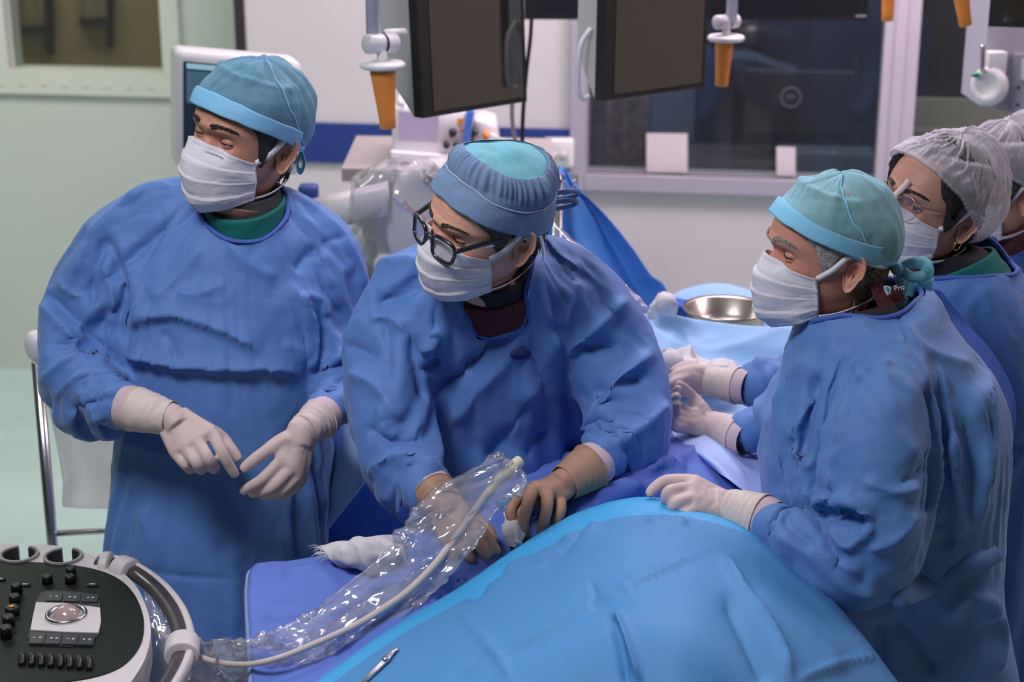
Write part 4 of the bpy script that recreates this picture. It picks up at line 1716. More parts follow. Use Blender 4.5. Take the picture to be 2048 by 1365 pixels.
M['knit'] = mat('knit_cuff', (.62, .46, .52), .9, bump=.6, bscale=500)
M['rim_ivory'] = mat('glove_rim_ivory', (.70, .55, .40), .5)

# man on the left: right hand
make_glove(pA, M['glove'], (345, 838, 2.76, 29), [
    [(425, 866, 2.735, 11.5), (444, 906, 2.715, 10.6), (460, 934, 2.72, 9.8), (470, 950, 2.725, 9.0)],
    [(396, 883, 2.725, 11.8), (416, 917, 2.70, 10.8), (428, 936, 2.725, 10), (424, 938, 2.755, 9)],
    [(372, 897, 2.72, 11.2), (393, 927, 2.70, 10.4), (403, 940, 2.725, 9.6), (398, 938, 2.755, 8.8)],
    [(353, 908, 2.725, 10.4), (370, 930, 2.71, 9.4), (380, 940, 2.735, 8.8), (377, 936, 2.76, 8)]],
    [(390, 845, 2.79, 13), (440, 872, 2.80, 11.5), (463, 899, 2.79, 10.6), (476, 917, 2.785, 9.2)],
    (268, 818, 2.785, 39), M['cuff'], M['rim_ivory'])
# his left hand
make_glove(pA, M['glove'], (606, 862, 2.78, 27), [
    [(563, 921, 2.745, 11.2), (525, 958, 2.73, 10.2), (500, 974, 2.735, 9.4), (487, 983, 2.745, 8.6)],
    [(582, 938, 2.74, 11.4), (546, 974, 2.73, 10.4), (520, 984, 2.745, 9.4), (503, 988, 2.76, 8.6)],
    [(594, 953, 2.745, 11), (563, 983, 2.74, 10), (540, 990, 2.76, 9), (522, 991, 2.775, 8.4)],
    [(600, 966, 2.755, 10.2), (575, 987, 2.755, 9), (556, 991, 2.775, 8.4), (542, 990, 2.785, 7.8)]],
    [(575, 876, 2.76, 13), (538, 899, 2.75, 11.6), (507, 921, 2.745, 10.8), (488, 937, 2.745, 9.2)],
    (640, 838, 2.82, 36), M['glove'])
# man with glasses: left hand on the draped body
make_glove(pB, M['glove_tan'], (1127, 968, 2.62, 29), [
    [(1040, 990, 2.59, 11.5), (1022, 1022, 2.56, 10.6), (1031, 1056, 2.555, 9.8), (1041, 1076, 2.555, 9)],
    [(1066, 978, 2.58, 11.8), (1054, 1014, 2.55, 10.8), (1047, 1048, 2.54, 10), (1052, 1074, 2.545, 9)],
    [(1095, 982, 2.58, 11.4), (1094, 1016, 2.55, 10.4), (1088, 1043, 2.545, 9.6), (1082, 1064, 2.55, 8.8)],
    [(1120, 996, 2.59, 10.4), (1122, 1020, 2.565, 9.4), (1114, 1041, 2.56, 8.8), (1106, 1055, 2.565, 8.2)]],
    [(1085, 985, 2.63, 13), (1050, 1010, 2.63, 11.6), (1040, 1040, 2.60, 10.6), (1046, 1066, 2.58, 9.2)],
    (1180, 935, 2.66, 40), M['glove_tan'])
# his right hand behind the plastic sleeve
make_glove(pB, M['glove_tan'], (890, 1012, 2.545, 28), [
    [(944, 1046, 2.52, 11.5), (966, 1066, 2.50, 10.4), (983, 1090, 2.49, 9.6), (994, 1104, 2.49, 8.8)],
    [(926, 1054, 2.515, 11.6), (948, 1076, 2.49, 10.6), (965, 1100, 2.48, 9.8), (975, 1114, 2.48, 8.8)],
    [(908, 1066, 2.515, 11.2), (924, 1088, 2.49, 10.2), (936, 1110, 2.48, 9.4), (944, 1122, 2.48, 8.6)],
    [(892, 1078, 2.52, 10.2), (902, 1104, 2.49, 9.2), (910, 1122, 2.485, 8.6), (916, 1134, 2.485, 8)]],
    [(915, 1020, 2.56, 13), (950, 1040, 2.56, 11.5), (975, 1060, 2.54, 10.4), (988, 1082, 2.52, 9)],
    (868, 985, 2.575, 36), M['glove_tan'])
# side-view man: left hand on the cyan drape
make_glove(pC, M['glove'], (1452, 1013, 2.53, 29), [
    [(1384, 962, 2.56, 11.6), (1334, 962, 2.565, 10.6), (1309, 977, 2.56, 9.8), (1299, 988, 2.555, 9)],
    [(1374, 978, 2.535, 11.8), (1338, 984, 2.52, 11), (1334, 1004, 2.53, 10), (1345, 1010, 2.55, 9)],
    [(1380, 998, 2.515, 11.4), (1350, 1009, 2.50, 10.6), (1346, 1026, 2.515, 9.6), (1356, 1030, 2.535, 8.8)],
    [(1392, 1018, 2.505, 10.6), (1368, 1032, 2.49, 9.8), (1366, 1044, 2.505, 9), (1376, 1046, 2.52, 8.2)]],
    [(1420, 985, 2.57, 13), (1385, 985, 2.585, 11.6), (1355, 995, 2.585, 10.4), (1338, 1003, 2.58, 9)],
    (1522, 1038, 2.49, 39), M['cuff'])
# his right hand, further off
make_glove(pC, M['glove'], (1422, 852, 2.910, 27), [
    [(1378, 828, 2.910, 11.2), (1352, 806, 2.910, 9.6), (1350, 788, 2.890, 9), (1356, 778, 2.880, 8.4)],
    [(1374, 838, 2.900, 11.2), (1344, 822, 2.890, 9.8), (1346, 802, 2.875, 9), (1355, 794, 2.865, 8.4)],
    [(1374, 848, 2.890, 11), (1342, 838, 2.875, 9.6), (1346, 818, 2.865, 8.8), (1356, 810, 2.855, 8.2)],
    [(1378, 858, 2.885, 10.2), (1348, 854, 2.865, 9), (1348, 836, 2.855, 8.4), (1356, 826, 2.850, 7.8)]],
    [(1405, 826, 2.930, 13), (1388, 798, 2.940, 11.2), (1368, 778, 2.930, 10.2), (1358, 770, 2.920, 9)],
    (1476, 872, 2.860, 35), M['glove'])
# woman's right hand
make_glove(pD, M['glove'], (1416, 762, 3.055, 27), [
    [(1378, 742, 3.055, 11), (1352, 750, 3.035, 10), (1340, 762, 3.025, 9), (1334, 772, 3.025, 8)],
    [(1376, 754, 3.045, 11), (1350, 764, 3.015, 10), (1338, 776, 3.005, 9), (1332, 786, 3.005, 8)],
    [(1378, 766, 3.045, 10.6), (1354, 776, 3.015, 9.6), (1343, 786, 3.005, 8.8), (1336, 794, 3.005, 8)],
    [(1384, 776, 3.050, 10), (1362, 786, 3.025, 8.8), (1352, 793, 3.020, 8), (1346, 798, 3.020, 7.6)]],
    [(1402, 748, 3.075, 12.4), (1380, 732, 3.075, 11), (1360, 736, 3.065, 10), (1346, 744, 3.055, 8.8)],
    (1474, 772, 3.020, 34), M['cuff'])

# ------------------------------------------------------------------ the draped table
def patchz(bm, grid, n=8):
    rows = [catmull([Q(*q) for q in row], n) for row in grid]
    cols = [catmull([r[j] for r in rows], n) for j in range(len(rows[0]))]
    loft(bm, [[Vector(cols[j][i]) for j in range(len(cols))] for i in range(len(cols[0]))], cap=False, closed=False)


def cloth(name, grid, material, label=None, cat=None, parent=None, lines=(), wave=.16, fs=1.0, amp=.002, seed=0, n=10, z=True, group=None, thick=.0012, fine=.0005):
    bm = bmesh.new()
    (patchz if z else patch)(bm, grid, n)
    # make the top side the outside
    o = obj(name, bm, material, parent)
    co, no = getco(o.data)
    view = np.array(CAM) - co
    if ((no * view).sum(1) > 0).mean() < .5:
        o.data.flip_normals()
    if amp:
        creases(o, amp, seed, wave=wave)
    if fine:
        crumple(o, fine, 30, seed)
    folds(o, [(l[0], l[1], l[2] * fs, *l[3:]) for l in lines])
    solid(o, thick, -1)
    if label:
        tag(o, label, cat, group)
    return o


tb = thing('operating_table', 'padded operating table hidden under the blue drapes', 'table', (.18, 2.58, 0))
for nm, pts, z0, z1, mt in (('table_pad', [(640, 1250), (850, 1150), (1030, 1060), (1210, 960), (1330, 880), (1400, 900), (1440, 990), (1400, 1130), (1250, 1300), (900, 1330)], .80, .93, 'dark'), ):
    bm = bmesh.new()
    prism(bm, [Vector((x, y, z1)) for x, y in ((-.33, 2.34), (-.10, 2.54), (.02, 2.68), (.16, 2.78), (.28, 2.84), (.29, 2.5), (.20, 2.22), (-.1, 2.12))], (0, 0, z0 - z1))
    obj(nm, bm, M[mt], tb, False)
bm = bmesh.new()
box(bm, (.18, 2.58, .44), (.22, .30, .76), bev=.03)
box(bm, (.18, 2.58, .05), (.34, .40, .10), bev=.03)
obj('table_column', bm, M['steel'], tb)

lil = cloth('table_drape', [
    [(512, 1132, .99), (640, 1112, 1.01), (760, 1080, 1.02), (880, 1010, 1.03), (1010, 935, 1.04), (1120, 885, 1.06), (1240, 845, 1.07), (1340, 845, 1.07), (1450, 900, 1.05), (1560, 960, 1.0)],
    [(500, 1150, .985), (640, 1150, 1.015), (780, 1125, 1.03), (900, 1080, 1.035), (1030, 1005, 1.045), (1140, 950, 1.08), (1250, 905, 1.105), (1350, 900, 1.10), (1450, 950, 1.07), (1560, 1010, 1.01)],
    [(497, 1205, .98), (640, 1205, 1.005), (780, 1190, 1.02), (900, 1150, 1.03), (1040, 1080, 1.035), (1150, 1010, 1.07), (1260, 970, 1.095), (1360, 970, 1.08), (1470, 1020, 1.05), (1560, 1080, 1.0)],
    [(500, 1285, .975), (640, 1285, .985), (780, 1270, .995), (900, 1230, 1.0), (1050, 1160, 1.0), (1160, 1090, 1.02), (1270, 1040, 1.03), (1370, 1040, 1.03), (1470, 1090, 1.0), (1560, 1140, .98)],
    [(505, 1400, .965), (640, 1400, .965), (780, 1380, .97), (900, 1320, .97), (1050, 1260, .97), (1160, 1190, .98), (1270, 1140, .98), (1370, 1140, .98), (1470, 1170, .97), (1560, 1200, .96)]],
    M['lilac'], 'lilac-blue cotton drape over the operating table, under the tan gloved hands', 'drape', seed=2, amp=.009, n=14, fs=1.8, lines=[
        ([(530, 1215), (640, 1190), (730, 1150)], 7, -5), ([(520, 1235), (600, 1232), (700, 1200)], 12, 5),
        ([(700, 1150), (760, 1190), (840, 1230)], 22, 5), ([(850, 1130), (880, 1180), (860, 1250)], 14, -14), ([(880, 1150), (930, 1170), (990, 1140)], 12, 11), ([(820, 1290), (850, 1220), (900, 1180)], 12, 10),
        ([(930, 1130), (890, 1200), (880, 1270)], 10, -9), ([(560, 1150), (620, 1140), (690, 1125)], 14, 6),
        ([(1030, 950), (1080, 920), (1180, 915), (1260, 920)], 14, 9), ([(1040, 925), (1110, 915), (1200, 900)], 8, -7), ([(1270, 930), (1350, 925), (1400, 890)], 9, 10), ([(1290, 945), (1340, 920), (1370, 945)], 9, 10),
        ([(1220, 965), (1290, 950), (1340, 950)], 9, -7), ([(1180, 1000), (1240, 970), (1290, 975)], 12, 8), ([(1370, 880), (1400, 890), (1400, 920)], 8, 12)])
# its edge hangs down at the near left corner
cloth('drape_skirt', [
    [(512, 1132, .99), (500, 1150, .985), (497, 1205, .98), (500, 1285, .975), (505, 1400, .965)],
    [(506, 1140, .97), (493, 1152, .965), (490, 1207, .96), (494, 1287, .955), (499, 1402, .945)],
    [(508, 1170, .90), (496, 1180, .89), (492, 1235, .89), (496, 1315, .88), (500, 1430, .87)],
    [(512, 1330, .62), (500, 1340, .62), (496, 1390, .62), (500, 1470, .62), (504, 1580, .62)]], M['pale'], parent=lil, n=6, amp=.002)

pale = cloth('folded_drape', [
    [(1340, 850, 1.085), (1390, 850, 1.09), (1440, 868, 1.085), (1500, 890, 1.06), (1570, 900, 1.05)],
    [(1350, 880, 1.09), (1400, 885, 1.095), (1450, 905, 1.09), (1510, 935, 1.06), (1580, 960, 1.05)],
    [(1385, 905, 1.09), (1430, 925, 1.10), (1480, 955, 1.08), (1530, 990, 1.05), (1580, 1010, 1.04)],
    [(1410, 925, 1.08), (1450, 955, 1.09), (1490, 985, 1.075), (1530, 1020, 1.04), (1580, 1040, 1.03)]], M['pale'],
    'pale blue folded drape edge between the gloved hands of the grey-haired man', 'drape', amp=.002, seed=5, lines=[([(1390, 860), (1440, 900), (1500, 970)], 14, 6)])

cy = cloth('front_drape', [
    [(560, 1420, .90), (770, 1290, .93), (920, 1200, .96), (1040, 1120, .98), (1135, 1055, .99), (1240, 1022, 1.02), (1335, 1020, 1.03), (1445, 1060, 1.02), (1530, 1100, 1.0), (1640, 1195, .97), (1725, 1290, .92), (1790, 1400, .88)],
    [(580, 1400, .965), (780, 1258, 1.0), (915, 1178, 1.03), (1035, 1098, 1.05), (1130, 1037, 1.07), (1240, 1000, 1.095), (1330, 998, 1.105), (1435, 1030, 1.10), (1530, 1075, 1.08), (1635, 1168, 1.04), (1722, 1268, 1.0), (1800, 1370, .95)],
    [(600, 1420, .98), (800, 1280, 1.015), (935, 1204, 1.045), (1055, 1130, 1.065), (1148, 1075, 1.09), (1245, 1042, 1.115), (1328, 1042, 1.12), (1420, 1068, 1.12), (1510, 1112, 1.10), (1606, 1200, 1.06), (1690, 1295, 1.02), (1775, 1400, .97)],
    [(660, 1460, .99), (850, 1350, 1.03), (975, 1275, 1.06), (1090, 1205, 1.09), (1175, 1155, 1.115), (1255, 1130, 1.135), (1335, 1130, 1.14), (1410, 1150, 1.135), (1490, 1190, 1.115), (1575, 1270, 1.08), (1650, 1360, 1.04), (1720, 1460, .99)],
    [(760, 1520, 1.0), (930, 1430, 1.04), (1040, 1370, 1.07), (1135, 1310, 1.10), (1205, 1270, 1.12), (1270, 1250, 1.14), (1340, 1250, 1.145), (1405, 1265, 1.14), (1470, 1300, 1.12), (1545, 1370, 1.085), (1610, 1450, 1.05), (1670, 1540, 1.0)],
    [(860, 1640, .98), (1000, 1560, 1.01), (1100, 1500, 1.04), (1180, 1450, 1.06), (1235, 1420, 1.08), (1290, 1400, 1.09), (1345, 1400, 1.10), (1400, 1410, 1.09), (1455, 1440, 1.07), (1510, 1500, 1.04), (1560, 1570, 1.0), (1610, 1660, .96)]],
    M['cyan'], 'large cyan drape arching over the near end of the table, lower right', 'drape', seed=9, amp=.0016, n=16, fs=1.9, lines=[
        ([(1450, 1086), (1250, 1172), (1120, 1245), (1000, 1312), (900, 1380)], 9, 5),
        ([(1440, 1098), (1250, 1186), (1110, 1262), (1000, 1330)], 8, -4),
        ([(905, 1200), (950, 1260), (1000, 1318), (1030, 1380)], 9, 4), ([(985, 1300), (940, 1330), (900, 1365)], 8, -4),
        ([(1232, 1222), (1255, 1280), (1285, 1380)], 12, 11), ([(1215, 1225), (1236, 1290), (1255, 1380)], 14, -8),
        ([(1440, 1102), (1480, 1180), (1540, 1270), (1590, 1380)], 16, 10), ([(1445, 1180), (1500, 1290), (1540, 1380)], 26, -7),
        ([(1185, 1040), (1150, 1075), (1118, 1112)], 9, -7), ([(1120, 1090), (1170, 1070), (1200, 1045)], 14, 8), ([(1000, 1160), (1040, 1130), (1110, 1110)], 10, 7), ([(930, 1205), (985, 1160), (1020, 1140)], 10, -8), ([(955, 1190), (1020, 1160), (1100, 1130)], 10, 8),
        ([(1290, 1040), (1330, 1050), (1380, 1045)], 12, 6), ([(1180, 1160), (1190, 1190), (1178, 1210)], 8, -4), ([(1580, 1365), (1680, 1330), (1760, 1310)], 10, 5), ([(1500, 1180), (1600, 1260), (1700, 1340)], 30, 5)])
# the doubled border of the drape is a stronger cyan
cy.data.materials.append(mat('drape_rim_cyan', (.05, .38, .76), .55, bump=.2, bscale=300))
ncol = 11 * 16
for i, p in enumerate(cy.data.polygons):
    r_, c_ = divmod(i, ncol)
    lim = 16 + 14 - max(0, c_ - 90) * .22
    if r_ < lim:
        p.material_index = 1
# and its near end hangs down in front of the table
last = [Q(*q) for q in [(860, 1640, .98), (1000, 1560, 1.01), (1100, 1500, 1.04), (1180, 1450, 1.06), (1235, 1420, 1.08), (1290, 1400, 1.09), (1345, 1400, 1.10), (1400, 1410, 1.09), (1455, 1440, 1.07), (1510, 1500, 1.04), (1560, 1570, 1.0), (1610, 1660, .96)]]
rows = []
for dz, dy_ in ((.004, .003), (-.02, -.03), (-.12, -.05), (-.35, -.055), (-.60, -.06)):
    rows.append([Vector(p) for p in catmull([q + Vector((.012 * math.sin(k * 2.1) * min(1, -dz * 4 + .1), dy_ + .014 * math.cos(k * 1.7) * min(1, -dz * 4), dz)) for k, q in enumerate(last)], 6)])
bm = bmesh.new()
loft(bm, rows, cap=False, closed=False)
sk_ = obj('drape_skirt', bm, M['cyan'], cy)
solid(sk_, .001)

# ---- drapes further along the table
sky = cloth('side_drape', [
    [(1255, 628, 1.12), (1330, 628, 1.13), (1400, 640, 1.13), (1500, 652, 1.13), (1650, 660, 1.13)],
    [(1260, 665, 1.10), (1330, 672, 1.09), (1400, 690, 1.09), (1500, 690, 1.10), (1650, 700, 1.10)],
    [(1270, 715, 1.08), (1340, 735, 1.06), (1410, 745, 1.06), (1510, 740, 1.06), (1650, 740, 1.07)],
    [(1280, 770, 1.06), (1350, 785, 1.05), (1420, 800, 1.05), (1520, 800, 1.05), (1650, 800, 1.05)],
    [(1290, 860, 1.05), (1360, 860, 1.06), (1430, 870, 1.05), (1530, 880, 1.04), (1650, 880, 1.04)]],
    M['sky'], 'pale sky-blue drape falling towards the far gloved hands', 'drape', seed=12, amp=.003, lines=[
        ([(1270, 640), (1380, 700), (1480, 690), (1600, 640)], 16, 8), ([(1370, 650), (1385, 690), (1440, 672)], 9, 8), ([(1360, 800), (1450, 815), (1520, 812)], 12, 8), ([(1360, 780), (1450, 795), (1520, 800)], 12, -8)])
far = cloth('far_drape', [
    [(1310, 620, 3.98), (1345, 590, 4.0), (1390, 572, 4.02), (1450, 568, 4.02), (1530, 590, 4.0), (1640, 625, 3.98)],
    [(1325, 620, 3.92), (1350, 600, 3.92), (1390, 585, 3.92), (1450, 582, 3.92), (1530, 603, 3.92), (1640, 640, 3.9)],
    [(1330, 640, 3.84), (1350, 630, 3.84), (1390, 620, 3.82), (1450, 620, 3.82), (1530, 635, 3.82), (1640, 660, 3.82)],
    [(1330, 700, 3.80), (1350, 700, 3.80), (1390, 700, 3.78), (1450, 700, 3.78), (1530, 700, 3.78), (1640, 720, 3.78)]],
    M['sky'], 'rumpled sky-blue drape heaped behind the steel bowl', 'drape', z=False, seed=14, amp=.004, lines=[([(1345, 600), (1380, 610), (1400, 650)], 12, 14), ([(1390, 580), (1470, 600), (1540, 640)], 14, 10)])
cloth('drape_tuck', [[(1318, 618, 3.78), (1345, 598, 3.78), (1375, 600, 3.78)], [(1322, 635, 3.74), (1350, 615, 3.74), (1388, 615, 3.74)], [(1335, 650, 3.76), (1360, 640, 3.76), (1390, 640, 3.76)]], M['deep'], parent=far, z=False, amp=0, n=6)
hang = cloth('hanging_drape', [
    [(1068, 372, 3.92), (1092, 338, 3.94), (1110, 352, 3.90), (1126, 334, 3.94), (1146, 372, 3.92)],
    [(1060, 420, 3.94), (1100, 410, 3.98), (1140, 412, 3.90), (1175, 410, 3.96), (1205, 425, 3.94)],
    [(1040, 500, 3.94), (1110, 490, 4.00), (1160, 490, 3.88), (1215, 485, 3.98), (1262, 492, 3.94)],
    [(1030, 590, 3.94), (1120, 580, 4.02), (1190, 580, 3.86), (1255, 565, 3.98), (1300, 548, 3.94)],
    [(1020, 680, 3.94), (1120, 680, 4.02), (1210, 660, 3.86), (1280, 620, 3.98), (1335, 588, 3.94)],
    [(1010, 860, 3.94), (1120, 860, 4.02), (1210, 860, 3.86), (1290, 800, 3.98), (1350, 740, 3.94)]],
    M['hang'], 'mid-blue drape hanging from a steel stand behind the man with glasses', 'drape', z=False, seed=15, amp=.003, n=10, lines=[
        ([(1130, 360), (1190, 460), (1260, 580), (1290, 640)], 16, 14), ([(1110, 400), (1130, 480), (1190, 600)], 16, -14)])
# drape cloth hanging between the first two men
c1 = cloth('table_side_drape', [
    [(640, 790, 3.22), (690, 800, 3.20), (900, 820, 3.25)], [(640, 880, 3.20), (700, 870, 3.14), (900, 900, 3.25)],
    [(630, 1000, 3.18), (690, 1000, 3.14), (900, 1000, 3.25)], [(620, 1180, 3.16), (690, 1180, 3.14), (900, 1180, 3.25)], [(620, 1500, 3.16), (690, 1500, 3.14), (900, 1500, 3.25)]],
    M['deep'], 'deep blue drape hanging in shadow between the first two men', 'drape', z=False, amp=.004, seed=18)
cloth('drape_corner', [[(652, 900, 3.08), (690, 835, 3.08), (718, 900, 3.07)], [(655, 960, 3.06), (690, 930, 3.04), (725, 935, 3.06)], [(652, 1040, 3.06), (672, 1010, 3.05), (728, 962, 3.06)], [(650, 1090, 3.06), (656, 1060, 3.06), (729, 966, 3.07)]],
      M['sky'], parent=c1, z=False, amp=.003, seed=19, lines=[([(690, 840), (680, 920), (660, 1010)], 12, 8)])

# ---- gauze, bowl, clamp
def gauze(label, pts, seed, group=None, frays=0):
    o = cloth('gauze_pad', pts, M['gauze'], label, 'gauze', amp=.028, wave=.055, seed=seed, n=9, fine=.0025, thick=.004)
    return o


gz = gauze('crumpled white gauze lying on the lilac drape beside the clear sleeve', [
    [(640, 1092, 1.035), (672, 1084, 1.05), (700, 1082, 1.055), (740, 1074, 1.06), (775, 1072, 1.05), (800, 1085, 1.04)],
    [(650, 1108, 1.04), (680, 1100, 1.06), (710, 1096, 1.07), (740, 1090, 1.075), (780, 1088, 1.07), (810, 1098, 1.045)],
    [(662, 1124, 1.035), (700, 1122, 1.055), (730, 1118, 1.06), (760, 1110, 1.065), (790, 1108, 1.055), (815, 1112, 1.04)],
    [(690, 1140, 1.02), (720, 1138, 1.025), (745, 1132, 1.03), (770, 1126, 1.03), (795, 1122, 1.035), (815, 1124, 1.035)]], 21)
bm = bmesh.new()
rs = random.Random(4)
for k in range(16):
    a = Q(642 + k * 1.4, 1094 + k * 1.6, 1.036)
    b_ = a + Vector((-.008 - rs.random() * .018, rs.uniform(-.01, .01), rs.uniform(-.012, .004)))
    tube(bm, [(*a, .0007), (*((a + b_) / 2 + Vector((0, 0, .004))), .0006), (*b_, .0004)], seg=5, n=3)
obj('fray', bm, M['gauze'], gz)
gauze('white gauze gripped under the tan gloved left hand', [
    [(1010, 1030, 1.045), (1024, 1028, 1.055), (1042, 1040, 1.05)], [(1008, 1058, 1.05), (1026, 1056, 1.065), (1046, 1066, 1.055)],
    [(1014, 1076, 1.045), (1030, 1082, 1.06), (1044, 1084, 1.05)], [(1022, 1090, 1.04), (1032, 1094, 1.045), (1040, 1092, 1.045)]], 22)
gauze('bunched white gauze lying behind the far gloved hands', [
    [(1318, 722, 1.10), (1335, 704, 1.14), (1360, 712, 1.13), (1400, 722, 1.115), (1440, 716, 1.135), (1470, 722, 1.12)],
    [(1318, 738, 1.10), (1338, 726, 1.14), (1362, 732, 1.13), (1400, 740, 1.12), (1440, 735, 1.135), (1476, 738, 1.12)],
    [(1320, 756, 1.08), (1340, 752, 1.10), (1364, 754, 1.10), (1400, 757, 1.10), (1440, 755, 1.10), (1480, 755, 1.10)],
    [(1322, 775, 1.06), (1342, 775, 1.06), (1366, 775, 1.06), (1400, 776, 1.06), (1440, 775, 1.06), (1480, 775, 1.06)]], 23)
gauze('small pale wad of cloth at the foot of the hanging drape', [
    [(1304, 606, 1.16), (1322, 584, 1.20), (1345, 588, 1.20), (1352, 606, 1.17)], [(1300, 620, 1.15), (1322, 602, 1.20), (1348, 604, 1.20), (1356, 618, 1.16)],
    [(1304, 636, 1.13), (1324, 632, 1.15), (1346, 632, 1.15), (1352, 636, 1.13)]], 24)

b0 = Q(1452, 628, 1.12)
bm = bmesh.new()
rr = 84 * mpp(b0)
lathe(bm, b0 - Vector((0, 0, .05)), (0, 0, 1), [(.02, 0), (rr * .6, .0), (rr * .86, .022), (rr * .97, .058), (rr * 1.04, .062), (rr * 1.04, .066), (rr * .95, .062), (rr * .84, .028), (rr * .58, .008), (.02, .007)], 56)
tag(obj('steel_bowl', bm, M['steel']), 'wide shiny steel bowl standing on the far sky-blue drapes', 'bowl')

cl = thing('towel_clamp', 'steel towel clamp lying on the edge of the cyan drape', 'clamp', Q(760, 1320, 1.0))
for dx in (0, 5):
    bm = bmesh.new()
    tube(bm, [(*Q(x, y, z), r) for x, y, z, r in ((690 + dx, 1400, 1.0, .0022), (735 + dx, 1355, 1.012, .0024), (768 + dx, 1322, 1.018, .003), (786 + dx * .6, 1303, 1.02, .0026), (797, 1300 + dx * .4, 1.018, .0018), (805, 1304, 1.008, .001))], seg=10, n=6)
    obj('clamp_arm', bm, M['chrome'], cl)
bm = bmesh.new()
p = Q(771, 1321, 1.02)
cyl(bm, p - Vector((0, 0, .004)), p + Vector((0, 0, .004)), .0045, seg=16)
obj('clamp_pivot', bm, M['chrome'], cl)

# ---- the probe lead in its clear sterile sleeve
ld = thing('probe_cable', 'cream probe cable running inside the clear plastic sleeve', 'cable', P(860, 1140, 2.4))
bm = bmesh.new()
pxtube(bm, [(1018, 942, 2.50, 10), (992, 966, 2.49, 9), (966, 1000, 2.47, 8.5), (938, 1040, 2.45, 8), (905, 1085, 2.42, 8), (868, 1132, 2.39, 8), (820, 1180, 2.36, 7.6), (770, 1216, 2.33, 7.4), (710, 1252, 2.30, 7), (640, 1284, 2.25, 6.6), (560, 1316, 2.215, 6.2), (490, 1330, 2.235, 6), (420, 1322, 2.36, 6), (360, 1292, 2.50, 6), (300, 1255, 2.58, 6)], seg=14, n=8)
obj('cable', bm, mat('probe_cable', (.62, .52, .50), .5), ld)
bm = bmesh.new()
pxtube(bm, [(1040, 922, 2.515, 12), (1020, 940, 2.50, 13), (992, 967, 2.488, 10.5), (968, 998, 2.473, 9)], seg=16, n=6)
obj('strain_relief', bm, mat('probe_relief', (.72, .66, .52), .45), ld)
M['film2'] = clearfilm('sterile_film', (.97, .97, 1), .19, .10, .13)


def sleeve(name, stations, label, seed=0, amp=.006, nseg=44, n=10, thick=.16):
    c = catmull([(*P((l + r) / 2, (y0 + y1) / 2, Y), *(P(r, y1, Y) - P(l, y0, Y))) for l, y0, r, y1, Y in stations], n)
    rings = []
    for i, q in enumerate(c):
        o = Vector(q[:3])
        side = Vector(q[3:]) / 2 * 1.08
        N = (CAM - o).normalized()
        ring = []
        for k in range(nseg):
            a = 2 * math.pi * k / nseg
            ca, sa = math.cos(a), math.sin(a)
            v = Vector((i * .11, ca * 1.6, sa * 1.2 + seed))
            nn = noise.noise(v * 1.7) + .6 * (1 - 2 * abs(noise.noise(v * 3.5 + Vector((3, 1, 0)))))
            # creases running along the sleeve
            fl = abs(noise.noise(Vector((i * .05, k * .55, seed + 9)))) * 2
            p = o + side * (ca * (1 + .04 * noise.noise(Vector((i * .3, seed, ca * 3))))) + N * (sa * side.length * thick + amp * nn * .6 + amp * (fl - .5))
            ring.append(p)
        rings.append(ring)
    bm = bmesh.new()
    loft(bm, rings, cap=False)
    o = obj(name, bm, M['film2'])
    creases(o, amp * 4, seed, wave=.040, squash=(1, 1, 1), along=Vector((.80, .56, .18)).normalized())
    crumple(o, amp * .45, 36, seed)
    return tag(o, label, 'plastic sleeve')


sleeve('sterile_sleeve', [(1006, 912, 1046, 940, 2.50), (985, 922, 1052, 966, 2.49), (930, 950, 1030, 992, 2.475), (880, 975, 985, 1028, 2.46), (840, 1020, 962, 1070, 2.435), (800, 1075, 925, 1115, 2.41), (755, 1125, 880, 1170, 2.385), (700, 1170, 830, 1218, 2.355), (640, 1215, 765, 1255, 2.325), (580, 1250, 690, 1292, 2.285), (530, 1272, 620, 1330, 2.245), (478, 1284, 540, 1356, 2.25), (430, 1286, 450, 1366, 2.36), (380, 1290, 372, 1362, 2.47), (330, 1250, 310, 1340, 2.52)],
       'clear crinkled plastic sleeve running from the tan hands down to the scanner console', 3)
sleeve('cable_wrap', [(290, 1185, 330, 1215, 2.58), (292, 1220, 362, 1232, 2.57), (292, 1255, 385, 1262, 2.55), (290, 1300, 410, 1296, 2.53), (280, 1340, 430, 1330, 2.52), (270, 1380, 440, 1372, 2.50)],
       'loose clear film bunched behind the curved handle of the scanner console', 8, thick=.1)

# ------------------------------------------------------------------ scanner console, lower left
CZ = .93


def qs(pts, z=CZ, n=6, closed=False):
    c = catmull([(*Q(x, y, z),) for x, y in pts], n)
    return [Vector(p) for p in c]


us = thing('scanner_console', 'ultrasound scanner control panel with trackball, knobs and curved handle, lower left', 'scanner', (Q(120, 1240, CZ).x, Q(120, 1240, CZ).y, 0))
rim = qs([(-90, 1085), (0, 1087), (60, 1090), (130, 1093), (175, 1107), (208, 1123), (240, 1142), (270, 1170), (290, 1208), (301, 1250), (298, 1292), (280, 1338), (240, 1385), (160, 1420), (20, 1440), (-90, 1440)])
ctr = sum(rim, Vector()) / len(rim)


def ins(pts, d, dz):
    return [p + (ctr - p).normalized() * d + Vector((0, 0, dz)) for p in pts]


